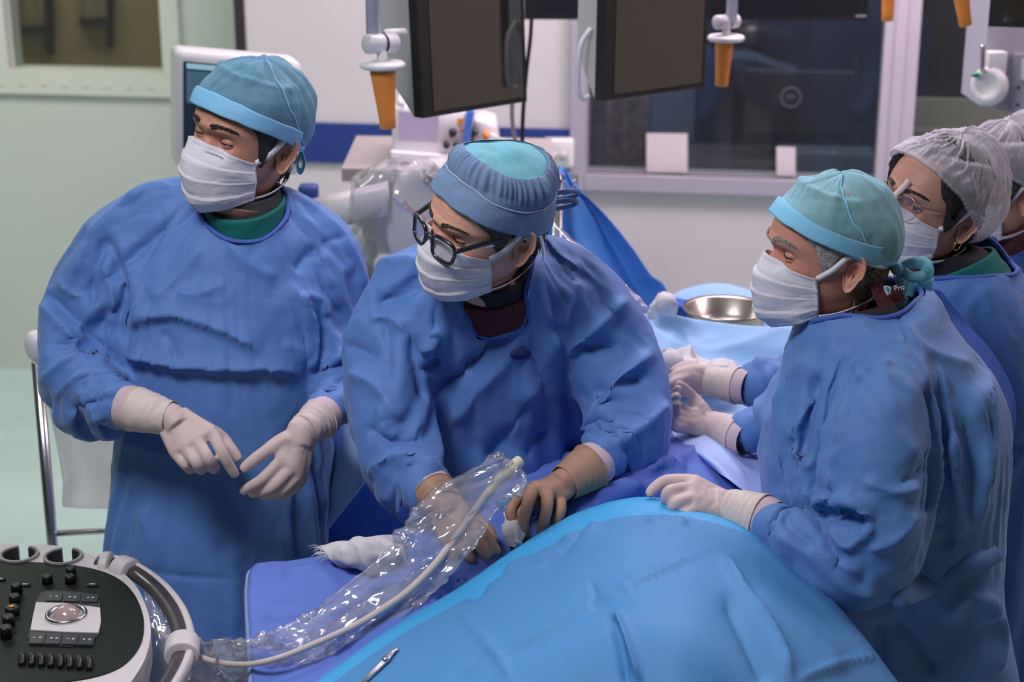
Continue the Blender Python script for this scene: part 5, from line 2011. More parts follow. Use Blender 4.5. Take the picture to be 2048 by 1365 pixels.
# top plate, with two keyhole openings for the probe cups in its back edge
out_ = []
done = set()
cups = [(Q(cx, cyy, CZ), 39 * mpp(Q(cx, cyy, CZ)) * .86) for cx, cyy in ((38, 1109), (126, 1113))]
for i, p in enumerate(rim):
    near = [k for k, (c, r) in enumerate(cups) if abs(p.x - c.x) < r * .40 and p.y > c.y and i < len(rim) * .5]
    if near:
        k = near[0]
        if k not in done:
            done.add(k)
            c, r = cups[k]
            for q in range(41):
                a = math.pi / 2 + .42 + (2 * math.pi - .84) * q / 40
                w_ = c + Vector((math.cos(a), math.sin(a), 0)) * r
                if q == 0:
                    out_.append(Vector((w_.x, p.y, p.z)))
                out_.append(w_)
            out_.append(Vector((w_.x, p.y - .001, p.z)))
        continue
    out_.append(p)
bm = bmesh.new()
prism(bm, out_, (0, 0, -.045))
es = [e for e in bm.edges if all(abs(v.co.z - CZ) < 1e-4 for v in e.verts)]
bmesh.ops.bevel(bm, geom=es, offset=.004, segments=3, profile=.5, affect='EDGES')
obj('console_body', bm, M['cream'], us, False)
low = [p for p in rim if p.y < Q(0, 1128, CZ).y]
bm = bmesh.new()
loft(bm, [ins(low, .05, -.30), ins(low, .02, -.12), ins(low, .006, -.06), ins(low, .006, -.045)])
obj('console_underside', bm, M['cream'], us)
bm = bmesh.new()
prism(bm, ins(qs([(-90, 1120), (0, 1125), (80, 1128), (150, 1134), (205, 1146), (242, 1164), (266, 1188), (281, 1217), (288, 1250), (282, 1290), (256, 1326), (215, 1349), (150, 1364), (60, 1374), (-90, 1384)]), 0, .0025), (0, 0, -.02))
M['panel'] = mat('console_panel', (.008, .011, .010), .5, spec=.25)
obj('control_panel', bm, M['panel'], us, False)
bm = bmesh.new()
box(bm, (Q(120, 1240, CZ).x - .02, Q(120, 1240, CZ).y + .05, .36), (.10, .14, .62), bev=.02)
box(bm, (Q(120, 1240, CZ).x - .02, Q(120, 1240, CZ).y, .05), (.36, .30, .10), bev=.03)
obj('pedestal', bm, M['grey'], us)
# probe cups with their slots
for cx, cyy in ((38, 1109), (126, 1113)):
    c = Q(cx, cyy, CZ + .004)
    R0 = 39 * mpp(c)
    for nm, r0, r1, zt, m in (('cup_collar', R0, R0 * .86, .002, 'grey'), ('probe_cup', R0 * .87, R0 * .78, .0, 'dark')):
        bm = bmesh.new()
        rings = []
        gap = .34
        for k in range(49):
            a = math.pi / 2 + gap + (2 * math.pi - 2 * gap) * k / 48
            d = Vector((math.cos(a), math.sin(a), 0))
            rings.append([c + d * r0 + Vector((0, 0, zt)), c + d * r1 + Vector((0, 0, zt)), c + d * r1 * .9 + Vector((0, 0, -.07)), c + d * r0 + Vector((0, 0, -.07))])
        loft(bm, rings)
        obj(nm, bm, M[m], us, False)
# trackball group
tbp = Q(133, 1233, CZ + .005)
sc_ = mpp(tbp)
bm = bmesh.new()
prism(bm, [Q(x, y, CZ + .0045) for x, y in ((88, 1183), (110, 1181), (150, 1184), (190, 1189), (199, 1200), (201, 1215), (201, 1245), (197, 1270), (180, 1287), (140, 1294), (100, 1291), (66, 1286), (56, 1276), (62, 1250), (72, 1205), (78, 1190))], (0, 0, -.004))
obj('key_plate', bm, M['dark'], us, False)
bm = bmesh.new()
prism(bm, [Q(x, y, CZ + .0062) for x, y in ((72, 1205), (135, 1207), (200, 1216), (202, 1242), (197, 1266), (130, 1264), (61, 1260), (66, 1232))], (0, 0, -.004))
mid = obj('silver_plate', bm, M['cream'], us, False)
bm = bmesh.new()
lathe(bm, tbp, (0, 0, 1), [(42 * sc_, 0), (41 * sc_, .006), (36 * sc_, .007), (31 * sc_, .003), (30 * sc_, -.004)], 48)
obj('trackball_ring', bm, M['chrome'], us)
bm = bmesh.new()
bmesh.ops.create_uvsphere(bm, u_segments=40, v_segments=24, radius=31 * sc_, matrix=Matrix.Translation(tbp + Vector((0, 0, -.006))))
obj('trackball', bm, mat('trackball', (.42, .30, .30), .15, coat=.6), us)
for x0, x1, ya, yb, rows in ((90, 198, 1184, 1204, 3), (58, 190, 1264, 1289, 4)):
    for k in range(rows):
        a0 = x0 + (x1 - x0) * k / rows + 2
        a1 = x0 + (x1 - x0) * (k + 1) / rows - 2
        bm = bmesh.new()
        sk = 6 if rows == 4 else 3
        pts = [Q(a0 + sk * .4, ya + 1 + k * 1.5, CZ + .007), Q(a1 + sk * .4, ya + 1 + (k + 1) * 1.5, CZ + .007), Q(a1 - sk * .4, yb - 2 + k * 1.0, CZ + .007), Q(a0 - sk * .4, yb - 2 + k * .8, CZ + .007)]
        prism(bm, pts, (0, 0, -.004))
        key = obj('key', bm, M['keyc'] if 'keyc' in M else M.setdefault('keyc', mat('key_black', (.035, .035, .045), .35)), us, False)
        bm = bmesh.new()
        mc = sum(pts, Vector()) / 4 + Vector((-.002, 0, .0004))
        shp = [[(-4, -2), (-4, 2), (-1, 0)], [(-4, 0), (-1, 2.2), (1.5, 0), (-1, -2.2)], [(-4, -1.6), (0, 1.6), (1, 0)], [(-4, 2), (-2, 2), (0, -2), (-2, -2)]][k]
        prism(bm, [mc + Vector((x * .0011, y * .0011, 0)) for x, y in shp], (0, 0, .0003))
        for q in range(2):
            box(bm, mc + Vector((.0055 + q * .0022, 0, 0)), (.0012, .005, .0003))
        obj('key_symbol', bm, M['strap'], key, False)
# knobs
for cx, cyy, r, h in ((34, 1188, 11, .018), (30, 1207, 11, .015), (25, 1229, 14, .014), (18, 1252, 12, .018), (13, 1276, 12, .020), (95, 1166, 10.5, .014), (143, 1152, 10, .016), (141, 1166, 10.5, .014)):
    p = Q(cx, cyy, CZ + .003)
    rr = r * mpp(p)
    bm = bmesh.new()
    lathe(bm, p, (0, 0, 1), [(rr, 0), (rr, h * .85), (rr * .92, h), (rr * .5, h * .97), (.0005, h * .96)], 28)
    kb = obj('knob', bm, M['black'], us)
    if r == 14:
        bm = bmesh.new()
        t0 = p + Vector((0, 0, h + .0004))
        prism(bm, [t0 + Vector((-.006, 0, 0)), t0 + Vector((0, .005, 0)), t0 + Vector((.005, 0, 0)), t0 + Vector((0, -.005, 0))], (0, 0, .0003))
        obj('knob_mark', bm, M['orange'], kb, False)
for k in range(8):
    a, b_ = Q(46 + k * 18.9, 1309 + k * 1.2, CZ + .004), Q(43 + k * 19.3, 1331 + k * 1.3, CZ + .004)
    bm = bmesh.new()
    tube(bm, [(*a, .0048), (*(a.lerp(b_, .5) + Vector((0, 0, .006))), .0058), (*b_, .0048)], seg=12, n=5)
    obj('slider_knob', bm, M['black'], us)
for cx, cyy in ((50, 1171), (185, 1171), (0, 1160)):
    p = Q(cx, cyy, CZ + .004)
    bm = bmesh.new()
    box(bm, p, (.018, .008, .004), bev=.001)
    kk = obj('button', bm, M['black'], us)
    bm = bmesh.new()
    box(bm, p + Vector((0, 0, .0022)), (.008, .0025, .0003))
    obj('button_symbol', bm, M['strap'], kk, False)
# curved handle: white back strip and dark grip, held by three clamps
hp = [(195, 1128), (232, 1132), (275, 1150), (318, 1185), (350, 1230), (366, 1280), (362, 1320), (345, 1360), (320, 1400)]
M['grip'] = mat('handle_grip', (.055, .042, .045), .32, coat=.3)
bm = bmesh.new()
tube(bm, [(*Q(x, y, CZ - .005), .0165) for x, y in hp], seg=18, n=8, flat=.75, up=(0, 0, 1))
obj('handle_grip', bm, M['grip'], us)
bm = bmesh.new()
tube(bm, [(*(Q(x, y, CZ - .004) + (Q(x, y, CZ) - Q(150, 1260, CZ)).normalized() * .013), .0085) for x, y in hp], seg=14, n=8, up=(0, 0, 1), flat=1.5)
obj('handle_back', bm, M['cream'], us)
for (x0, y0), (x1, y1), r in (((204, 1131), (222, 1132), .026), ((238, 1137), (262, 1146), .026), ((366, 1286), (363, 1314), .027)):
    bm = bmesh.new()
    a, b_ = Q(x0, y0, CZ - .004), Q(x1, y1, CZ - .004)
    d = (b_ - a).normalized()
    tube(bm, [(*(a - d * .001), r * .80), (*(a + d * .002), r), (*((a + b_) / 2), r * 1.02), (*(b_ - d * .002), r), (*(b_ + d * .001), r * .80)], seg=24, n=4, flat=.9, up=(0, 0, 1))
    obj('handle_clamp', bm, M['cream'], us)

# ------------------------------------------------------------------ stand with bag, left
st = thing('drip_stand', 'chrome stand with white top knob at far left, behind the man with turned head', 'stand', (P(95, 1090, 3.6).x, P(95, 1090, 3.6).y, 0))
p0, p1 = P(74, 725, 3.55), P(96, 1100, 3.55)
top = Vector((p0.x, p0.y, p0.z))
bot = Vector((p0.x + (p1.x - p0.x) * .3, p0.y, 0))
bm = bmesh.new()
cyl(bm, bot, top, .0125, seg=20)
obj('pole', bm, M['chrome'], st)
bm = bmesh.new()
c = P(74, 690, 3.55)
lathe(bm, c - Vector((0, 0, .035)), (0, 0, 1), [(.012, 0), (.022, .012), (.0275, .032), (.026, .05), (.016, .064), (.001, .068)], 28)
obj('top_knob', bm, M['white'], st)
z = P(100, 1068, 3.55).z
bm = bmesh.new()
cyl(bm, (top.x, top.y, z), (top.x + .42, top.y + .05, z + .0), .007, seg=14)
obj('cross_bar', bm, M['chrome'], st)
bm = bmesh.new()
for a in (0, 2.1, 4.2):
    cyl(bm, bot + Vector((0, 0, .06)), bot + Vector((.25 * math.cos(a), .25 * math.sin(a), .02)), .012, seg=12)
obj('foot', bm, M['chrome'], st)
bm = bmesh.new()
patch(bm, [[(92, 800, 3.62), (150, 795, 3.64), (235, 800, 3.62)], [(112, 880, 3.63), (160, 880, 3.66), (235, 880, 3.63)], [(126, 960, 3.62), (170, 960, 3.66), (235, 960, 3.62)], [(126, 1015, 3.62), (170, 1018, 3.64), (235, 1018, 3.62)]], 8)
bag = obj('drainage_bag', bm, veil('bag_film', (.66, .55, .58), .32, rough=.4))
creases(bag, .006, 3)
solid(bag, .004)
tag(bag, 'translucent pinkish bag hanging beside the chrome stand at left', 'bag')

# ------------------------------------------------------------------ viewing monitor behind the first man
Ym = 4.1
vm = thing('viewing_monitor', 'white-framed upright monitor behind the man with turned head', 'monitor', (P(480, 350, Ym).x, Ym, 0))


def rrect(pts, r=.02, n=5):
    out = []
    m = len(pts)
    for i in range(m):
        a, b_, c = Vector(pts[i - 1]), Vector(pts[i]), Vector(pts[(i + 1) % m])
        u, v = (a - b_).normalized(), (c - b_).normalized()
        for k in range(n + 1):
            f = k / n
            out.append(b_ + u * r * (1 - f) ** 2 + v * r * f ** 2)
    return out


face = [P(352, 100, Ym), P(603, 122, Ym + .10), P(600, 352, Ym + .10), P(352, 338, Ym)]
nm = (face[1] - face[0]).cross(face[3] - face[0]).normalized()
if nm.dot(CAM - face[0]) < 0:
    nm = -nm
bm = bmesh.new()
o1 = rrect(face, .022)
cc = sum(o1, Vector()) / len(o1)
loft(bm, [[p - nm * .09 for p in o1], [p - nm * .01 for p in o1], [p + (cc - p).normalized() * .006 for p in o1]])
obj('housing', bm, M['white'], vm)
scr = [P(366, 122, Ym + .005), P(577, 140, Ym + .09), P(575, 330, Ym + .09), P(366, 316, Ym + .005)]
bm = bmesh.new()
prism(bm, [p + nm * .004 for p in scr], -nm * .004)
obj('screen', bm, mat('screen_dark', (.010, .016, .024), .2, emit=.6), vm, False)
M['glow'] = mat('screen_glow', (.30, .50, .60), .4, emit=.35)
M['glow2'] = mat('screen_glow_dim', (.05, .10, .14), .4, emit=.5)
bm = bmesh.new()


def sq(a, b_, c, d, o=.0045):
    U, V = scr[1] - scr[0], scr[3] - scr[0]
    prism(bm, [scr[0] + U * a + V * b_ + nm * o, scr[0] + U * c + V * b_ + nm * o, scr[0] + U * c + V * d + nm * o, scr[0] + U * a + V * d + nm * o], nm * .0004)


sq(.03, .015, .5, .07)
sq(.9, .10, .98, .24)
obj('screen_bar', bm, M['glow'], vm, False)
bm = bmesh.new()
for k in range(4):
    sq(.05, .12 + k * .075, .22, .165 + k * .075)
sq(.03, .09, .25, .42, .0042)
obj('screen_panel', bm, M['glow2'], vm, False)
q = P(480, 360, Ym + .12)
bm = bmesh.new()
cyl(bm, (q.x, q.y, .05), (q.x, q.y, q.z + .06), .03)
box(bm, (q.x, q.y, .04), (.36, .3, .08), bev=.02)
obj('stand', bm, M['white'], vm)

# ------------------------------------------------------------------ shelf cart with a defibrillator, cables
Yc = 4.55
zc = Q(1000, 330, 1).z
sh = Q(900, 318, 1.235)
cart = thing('equipment_cart', 'grey-topped cart carrying the white monitor, against the back wall', 'cart', (P(905, 330, Yc).x, Yc, 0))
pz = P(905, 322, Yc).z
pl, pr = P(690, 322, Yc), P(1108, 322, Yc)
bm = bmesh.new()
prism(bm, [Vector((pl.x, Yc - .10, pz)), Vector((pr.x, Yc - .16, pz)), Vector((pr.x, Yc + .32, pz)), Vector((pl.x, Yc + .36, pz))], (0, 0, -.035))
obj('shelf', bm, mat('cart_top', (.30, .25, .25), .35), cart, False)
bm = bmesh.new()
box(bm, ((pl.x + pr.x) / 2, Yc + .10, pz - .035 - .11), ((pr.x - pl.x) * .86, .34, .20), bev=.01)
obj('drawer_unit', bm, mat('cart_dark', (.06, .045, .045), .5), cart)
for sx in (pl.x + .04, pr.x - .04):
    for sy in (Yc - .06, Yc + .26):
        bm = bmesh.new()
        cyl(bm, (sx, sy, 0), (sx, sy, pz - .03), .012)
        obj('cart_leg', bm, M['chrome'], cart)
df = thing('patient_monitor', 'white defibrillator-style monitor with dial and blue side stripe on the cart', 'monitor', (P(880, 318, Yc).x, Yc, pz))
Yc_ = Yc


def fq(px, py, d=0.0):                      # a point on the unit's front plane
    p = P(px, py, Yc - .04 + (px - 780) * .0007)
    return p + Vector((0, -1, 0)) * d


front = [fq(786, 208), fq(948, 222), fq(934, 318), fq(782, 306)]
bm = bmesh.new()
o1 = rrect(front, .02)
cc = sum(o1, Vector()) / len(o1)
loft(bm, [[p + Vector((.03, .24, .0)) for p in o1], [p + Vector((0, .015, 0)) for p in o1], [p + (cc - p).normalized() * .008 for p in o1]])
obj('monitor_case', bm, M['white'], df)
bm = bmesh.new()
prism(bm, [fq(798, 222, .004), fq(878, 226, .004), fq(874, 284, .004), fq(799, 280, .004)], (0, .008, 0))
obj('screen', bm, mat('monitor_screen', (.42, .36, .50), .25), df, False)
bm = bmesh.new()
prism(bm, [fq(934, 224, .012), fq(949, 222, .012), fq(934, 312, .012), fq(924, 310, .012)], (0, .20, 0))
obj('side_stripe', bm, mat('stripe_blue', (.05, .17, .62), .5), df, False)
for x, y, r in ((906, 264, 8.5), (893, 289, 7), (913, 290, 7)):
    c = fq(x, y, .002)
    bm = bmesh.new()
    cyl(bm, c, c + Vector((0, -.018, .0)), r * mpp(c), r * mpp(c) * .9, seg=22)
    obj('dial', bm, M['black'], df)
bm = bmesh.new()
prism(bm, [fq(916, 236, .003), fq(926, 237, .003), fq(924, 252, .003), fq(915, 251, .003)], (0, .004, 0))
obj('orange_label', bm, M['orange'], df, False)
bm = bmesh.new()
for (x, y) in ((919, 261), (899, 274)):
    prism(bm, [fq(x, y - 2, .003), fq(x + 9, y - 1, .003), fq(x + 9, y + 1, .003), fq(x, y + 2, .003)], (0, .003, 0))
obj('dial_mark', bm, mat('dial_red', (.6, .06, .06), .5), df, False)
bm = bmesh.new()
prism(bm, [fq(783, 300, .03), fq(934, 312, .03), fq(930, 330, .03), fq(786, 318, .03)], (0, .05, 0))
obj('front_lip', bm, M['white'], df, False)
bm = bmesh.new()
tube(bm, [(*fq(802, 210), .010), (*(fq(806, 196) + Vector((0, .05, 0))), .010), (*(fq(870, 190) + Vector((0, .08, 0))), .010), (*(fq(930, 200) + Vector((0, .08, 0))), .010), (*fq(936, 220), .010)], seg=10, n=6)
obj('carry_handle', bm, M['white'], df)
# module rack with plugs and coiled leads to its right
md = thing('module_rack', 'cream box of plugs beside the white monitor on the cart', 'device', fq(975, 312))
bm = bmesh.new()
o1 = rrect([fq(950, 240, -.03), fq(992, 252, -.03), fq(1000, 312, -.03), fq(944, 314, -.03)], .012)
cc = sum(o1, Vector()) / len(o1)
loft(bm, [[p + Vector((0, .16, 0)) for p in o1], o1, [p + (cc - p).normalized() * .006 + Vector((0, -.006, 0)) for p in o1]])
obj('case', bm, M['white'], md)
for x, y, m in ((972, 271, 'orange'), (950, 264, 'dark'), (985, 276, 'white'), (990, 300, 'dial')):
    c = fq(x, y, -.024)
    bm = bmesh.new()
    cyl(bm, c, c + Vector((0, -.025, -.004)), .010, .008, seg=16)
    obj('plug', bm, mat('plug_red', (.5, .05, .05), .5) if m == 'dial' else M[m], md)
rs = random.Random(12)
for k in range(6):
    bm = bmesh.new()
    y0 = 282 + k * 4
    pxtube(bm, [(985 - k * 3, y0 - 10, Yc - .02, 4), (1004 + k * 2, y0 - 2, Yc - .07 - k * .008, 4), (1030 + k * 4, y0 + 6, Yc - .08, 4), (1052 + k * 2, y0 + 12, Yc - .04, 4), (1040, 318, Yc - .05, 4)], seg=8, n=7)
    tag(obj('coiled_lead', bm, M['white']), 'white lead looping out of the box of plugs onto the cart', 'cable', 'white leads on the cart')
for x0, x1, xm, col, lab in ((1040, 1033, 1028, 'grey', 'grey cable hanging behind the tilted monitor'), (1058, 1044, 1050, 'black', 'black cable hanging behind the tilted monitor')):
    bm = bmesh.new()
    pxtube(bm, [(x0 + 6, -40, 4.5, 4), (x0 + 4, 60, 4.5, 4), (xm + 2, 150, 4.5, 4.4), (xm - 4, 230, 4.5, 4.4), (x1, 300, 4.5, 4.4)], seg=10, n=8)
    tag(obj('hanging_cable', bm, M[col]), lab, 'cable')
# wall socket
so = thing('wall_socket', 'square white double socket plate on the navy band, left of the control window', 'socket', onwall(1117, 312, .03))
bm = bmesh.new()
o1 = rrect([onwall(x, y, .03) for x, y in ((1086, 277), (1148, 278), (1146, 350), (1085, 334))][:4], .015)
o1 = rrect([onwall(1086, 277, .035), onwall(1148, 277, .035), onwall(1146, 338, .035), onwall(1085, 335, .035)], .014)
cc = sum(o1, Vector()) / len(o1)
loft(bm, [[p - WN * .02 for p in o1], o1, [p + (cc - p).normalized() * .01 + WN * .008 for p in o1]])
obj('plate', bm, mat('socket_white', (.80, .78, .80), .35), so)
for x in (1106, 1126):
    bm = bmesh.new()
    p = onwall(x, 312, .044)
    cyl(bm, p, p - WN * .004, .017, seg=20)
    obj('outlet', bm, M['cream'], so)

# ------------------------------------------------------------------ bagged injector behind the first two men
Yi = 3.9
ij = thing('contrast_injector', 'white injector head wrapped in clear plastic, between the first two men', 'injector', P(800, 600, Yi))


def iq(px, py, d=0.0):
    return P(px, py, Yi + (850 - px) * .0004 - d)


bm = bmesh.new()
o1 = rrect([iq(792, 350), iq(880, 340), iq(900, 470), iq(868, 530), iq(790, 560), iq(770, 470)], .03)
cc = sum(o1, Vector()) / len(o1)
loft(bm, [[p + Vector((.02, .16, .0)) for p in o1], [p + Vector((0, .02, 0)) for p in o1], [p + (cc - p).normalized() * .02 for p in o1]])
hd = obj('injector_head', bm, M['white'], ij)


def text(body, size, material, parent, origin, ux, uy, name='lettering'):
    cu = bpy.data.curves.new(name, 'FONT')
    cu.body = body
    cu.size = size
    cu.extrude = .0006
    t = bpy.data.objects.new('tmp', cu)
    COL.objects.link(t)
    dg = bpy.context.evaluated_depsgraph_get()
    dg.update()
    me = bpy.data.meshes.new_from_object(t.evaluated_get(dg))
    bpy.data.objects.remove(t)
    ux = Vector(ux).normalized()
    uy = (Vector(uy) - ux * Vector(uy).dot(ux)).normalized()
    n = ux.cross(uy)
    for v in me.vertices:
        c = v.co
        v.co = Vector(origin) + ux * c.x + uy * c.y + n * c.z
    return obj(name, None, material, parent, False, me=me)


tA, tB, tU = iq(784, 402, .03), iq(816, 424, .03), iq(790, 386, .03)
text('Mark V', .016, mat('print_blue', (.05, .16, .55), .6), hd, tA, tB - tA, tU - tA)
text('ProVis', .026, mat('print_red', (.65, .06, .05), .6), hd, iq(801, 413, .03), tB - tA, tU - tA)
bm = bmesh.new()
for x, y in ((868, 360), (880, 372)):
    c = iq(x, y, .004)
    box(bm, c, (.05, .01, .018), bev=.003)
obj('injector_window', bm, M['grey'], hd)
bm = bmesh.new()
pxtube(bm, [(742, 480, Yi, 11), (741, 505, Yi, 16), (738, 520, Yi, 10), (740, 535, Yi, 7), (746, 600, Yi, 5), (748, 660, Yi, 4)], seg=16, n=5)
obj('syringe', bm, M['dark'], ij)
bm = bmesh.new()
pr_ = [P(600, 420, Yi + .1), P(770, 380, Yi), P(775, 430, Yi), P(620, 470, Yi + .1)]
prism(bm, pr_, (0, .10, 0))
obj('injector_arm', bm, M['white'], ij)
bm = bmesh.new()
pxtube(bm, [(612, 470, Yi + .06, 5), (690, 448, Yi + .02, 5), (760, 420, Yi, 5)], seg=10, n=6)
pxtube(bm, [(725, 440, Yi + .03, 6), (704, 475, Yi + .03, 6), (700, 520, Yi + .03, 6), (705, 600, Yi + .03, 6)], seg=10, n=6)
obj('arm_tube', bm, M['grey'], ij)
bm = bmesh.new()
q = P(800, 560, Yi + .1)
cyl(bm, (q.x, q.y, .06), (q.x, q.y, q.z + .04), .03)
box(bm, (q.x, q.y, .04), (.3, .3, .08), bev=.02)
obj('pedestal', bm, M['white'], ij)
bm = bmesh.new()
rings = []
for (l, r, y, Y, d) in ((785, 835, 322, Yi + .02, .03), (740, 870, 335, Yi, .09), (700, 905, 370, Yi, .12), (700, 920, 430, Yi, .13), (720, 915, 500, Yi, .12), (705, 900, 560, Yi, .11), (700, 880, 640, Yi, .10), (710, 860, 720, Yi, .09)):
    a, b_ = P(l, y, Y), P(r, y, Y)
    c = (a + b_) / 2
    rings.append((*c, (b_.x - a.x) / 2, d))
cr = catmull(rings, 6)
rr = []
for i, q in enumerate(cr):
    ring = []
    for k in range(56):
        a = 2 * math.pi * k / 56
        w = 1 + .13 * noise.noise(Vector((math.cos(a) * 2.2, math.sin(a) * 2.2, i * .12))) - .10 * abs(noise.noise(Vector((a * 3, i * .06, 5))))
        ring.append(Vector((q[0] + math.cos(a) * q[3] * w, q[1] + math.sin(a) * q[4] * w, q[2] + .01 * noise.noise(Vector((a * 2, i * .3, 1))))))
    rr.append(ring)
loft(bm, rr, cap=False)
bag = obj('plastic_cover', bm, M['film2'], ij)
crumple(bag, .004, 22, 3)
bm = bmesh.new()
box(bm, P(617, 388, 4.3), (.05, .05, .05), bev=.008)
tag(obj('navy_clamp', bm, M['navy']), 'small navy clamp just right of the first man\'s shoulder', 'clamp')

# clear film slung behind the man with glasses, and the clips on the stand
bm = bmesh.new()
patch(bm, [[(1085, 432, 3.36), (1100, 440, 3.34), (1118, 455, 3.36)], [(1130, 490, 3.30), (1150, 500, 3.28), (1170, 500, 3.30)], [(1190, 555, 3.24), (1210, 555, 3.22), (1225, 545, 3.24)], [(1235, 620, 3.18), (1262, 610, 3.16), (1285, 600, 3.18)], [(1260, 690, 3.14), (1285, 680, 3.12), (1305, 668, 3.14)]], 10)
o = obj('plastic_sheet', bm, M['film2'])
crumple(o, .010, 16, 5)
tag(o, 'strip of clear crinkled plastic behind the shoulder of the man with glasses', 'plastic sheet')
sd = thing('drape_stand', 'steel pole with clips holding up the hanging mid-blue drape', 'stand', (P(1116, 400, 3.97).x, 3.97, 0))
p = P(1116, 360, 3.84)
bm = bmesh.new()
cyl(bm, (p.x, p.y, 0.02), (p.x, p.y, p.z), .012)
obj('pole', bm, M['chrome'], sd)
bm = bmesh.new()
cyl(bm, (p.x, p.y, 0), (p.x, p.y, .03), .12, .10, seg=32)
obj('foot', bm, M['chrome'], sd)
bm = bmesh.new()
pxtube(bm, [(1096, 356, 3.83, 8), (1130, 352, 3.83, 8)], seg=14, n=2)
obj('clamp_block', bm, mat('clamp_violet', (.16, .16, .42), .4), sd)
for a, b_ in (((1118, 352), (1136, 378)), ((1148, 358), (1144, 378))):
    bm = bmesh.new()
    pxtube(bm, [(*a, 3.82, 2.6), (*b_, 3.82, 2.2)], seg=8, n=2)
    obj('clip', bm, M['chrome'], sd)

# ------------------------------------------------------------------ hanging monitors and lamp handles
M['bezel'] = mat('monitor_bezel', (.018, .016, .018), .4)
M['shell'] = mat('monitor_shell', (.50, .48, .50), .4)


def glossy_screen():
    m = mat('monitor_glass', (.020, .018, .016), .08, spec=.5)
    m.node_tree.nodes['Principled BSDF'].inputs['IOR'].default_value = 2.3
    return m


M['scr'] = glossy_screen()


def hang_monitor(label, fl, fr, Yl, topz, side_w, thick, lean=0.0, handle=False):
    """fl, fr: lower left / right corner pixels of the front; equal heights"""
    a = P(*fl, Yl)
    b_ = Q(*fr, a.z)
    up = Vector((0, 0, 1)) + Vector((lean, 0, 0))
    up = up * (topz - a.z)
    t = thing('ceiling_monitor', label, 'monitor', a.lerp(b_, .5))
    u = (b_ - a)
    n = u.cross(up).normalized()
    if n.dot(CAM - a) < 0:
        n = -n
    f = [a, b_, b_ + up, a + up]
    bm = bmesh.new()
    prism(bm, f, -n * .03)
    obj('bezel', bm, M['bezel'], t, False)
    U = u.normalized()
    V = up.normalized()
    bw = .032
    bm = bmesh.new()
    prism(bm, [a + U * bw + V * .012 + n * .0015, b_ - U * .012 + V * .012 + n * .0015, b_ - U * .012 + up + n * .0015, a + U * bw + up + n * .0015], -n * .002)
    obj('screen', bm, M['scr'], t, False)
    bm = bmesh.new()
    o1 = [a - n * .03, b_ - n * .03, b_ - n * .03 + up, a - n * .03 + up]
    o2 = [a - n * thick + U * .02 + V * .10, b_ - n * thick - U * .05 + V * .10, b_ - n * thick - U * .05 + up, a - n * thick + U * .02 + up]
    loft(bm, [[p + V * 0 for p in o1], [p.lerp(q, .25) for p, q in zip(o1, o2)], o2])
    obj('back_shell', bm, M['shell'], t, False)
    bm = bmesh.new()
    m_ = a.lerp(b_, .5) - n * thick + up * .8
    cyl(bm, m_, (m_.x, m_.y, 3.38), .03)
    obj('ceiling_arm', bm, M['white'], t)
    if handle:
        bm = bmesh.new()
        h = a - n * .05
        tube(bm, [(*(h + V * .16), .006), (*(h - U * .03 + V * .12), .006), (*(h - U * .035 + V * .03), .006), (*(h - U * .02), .006), (*(h + V * .005), .006)], seg=10, n=6)
        obj('grab_handle', bm, M['white'], t)
    return t, a, b_, n, U, V


t1 = hang_monitor('dark tilted monitor hanging in front of the pale back wall, nearest the camera', (846, 237), (1054, 203), 3.75, 2.35, 0, .16, lean=-.035)
t2 = hang_monitor('dark hanging monitor with white side, in front of the control window', (1206, 202), (1408, 174), 3.9, 2.35, 0, .12, lean=.01, handle=True)
# the long black display across the top, and the one in the corner
t3 = thing('ceiling_display', 'long black display along the top edge, above the control window', 'monitor', P(1390, 30, 4.9))
bm = bmesh.new()
a = P(1046, 39, 5.0)
b_ = Q(1735, 41, a.z)
n = Vector((0, 0, 1)).cross(b_ - a).normalized()
if n.dot(CAM - a) < 0:
    n = -n
prism(bm, [a, b_, b_ + Vector((0, 0, .7)), a + Vector((0, 0, .7))], -n * .08)
obj('bezel', bm, M['black'], t3, False)
bm = bmesh.new()
e = Vector((0, 0, .02))
prism(bm, [a + e + n * .001, b_ + e + n * .001, b_ + e + n * .001 + Vector((0, 0, .65)), a + e + n * .001 + Vector((0, 0, .65))], -n * .002)
obj('screen', bm, mat('display_black', (.008, .008, .010), .35), t3, False)
bm = bmesh.new()
u = (b_ - a).normalized()
q = a.lerp(b_, .965) + Vector((0, 0, .010)) + n * .001
prism(bm, [q, q + u * .03, q + u * .03 + Vector((0, 0, .006)), q + Vector((0, 0, .006))], n * .001)
obj('badge', bm, M['grey'], t3, False)
bm = bmesh.new()
m_ = a.lerp(b_, .5) - n * .08 + Vector((0, 0, .4))
cyl(bm, m_, (m_.x, m_.y, 3.38), .04)
obj('ceiling_arm', bm, M['white'], t3)
t4 = hang_monitor('dark monitor corner hanging at the upper right edge', (1976, 53), (2120, 58), 3.9, 2.4, 0, .1)


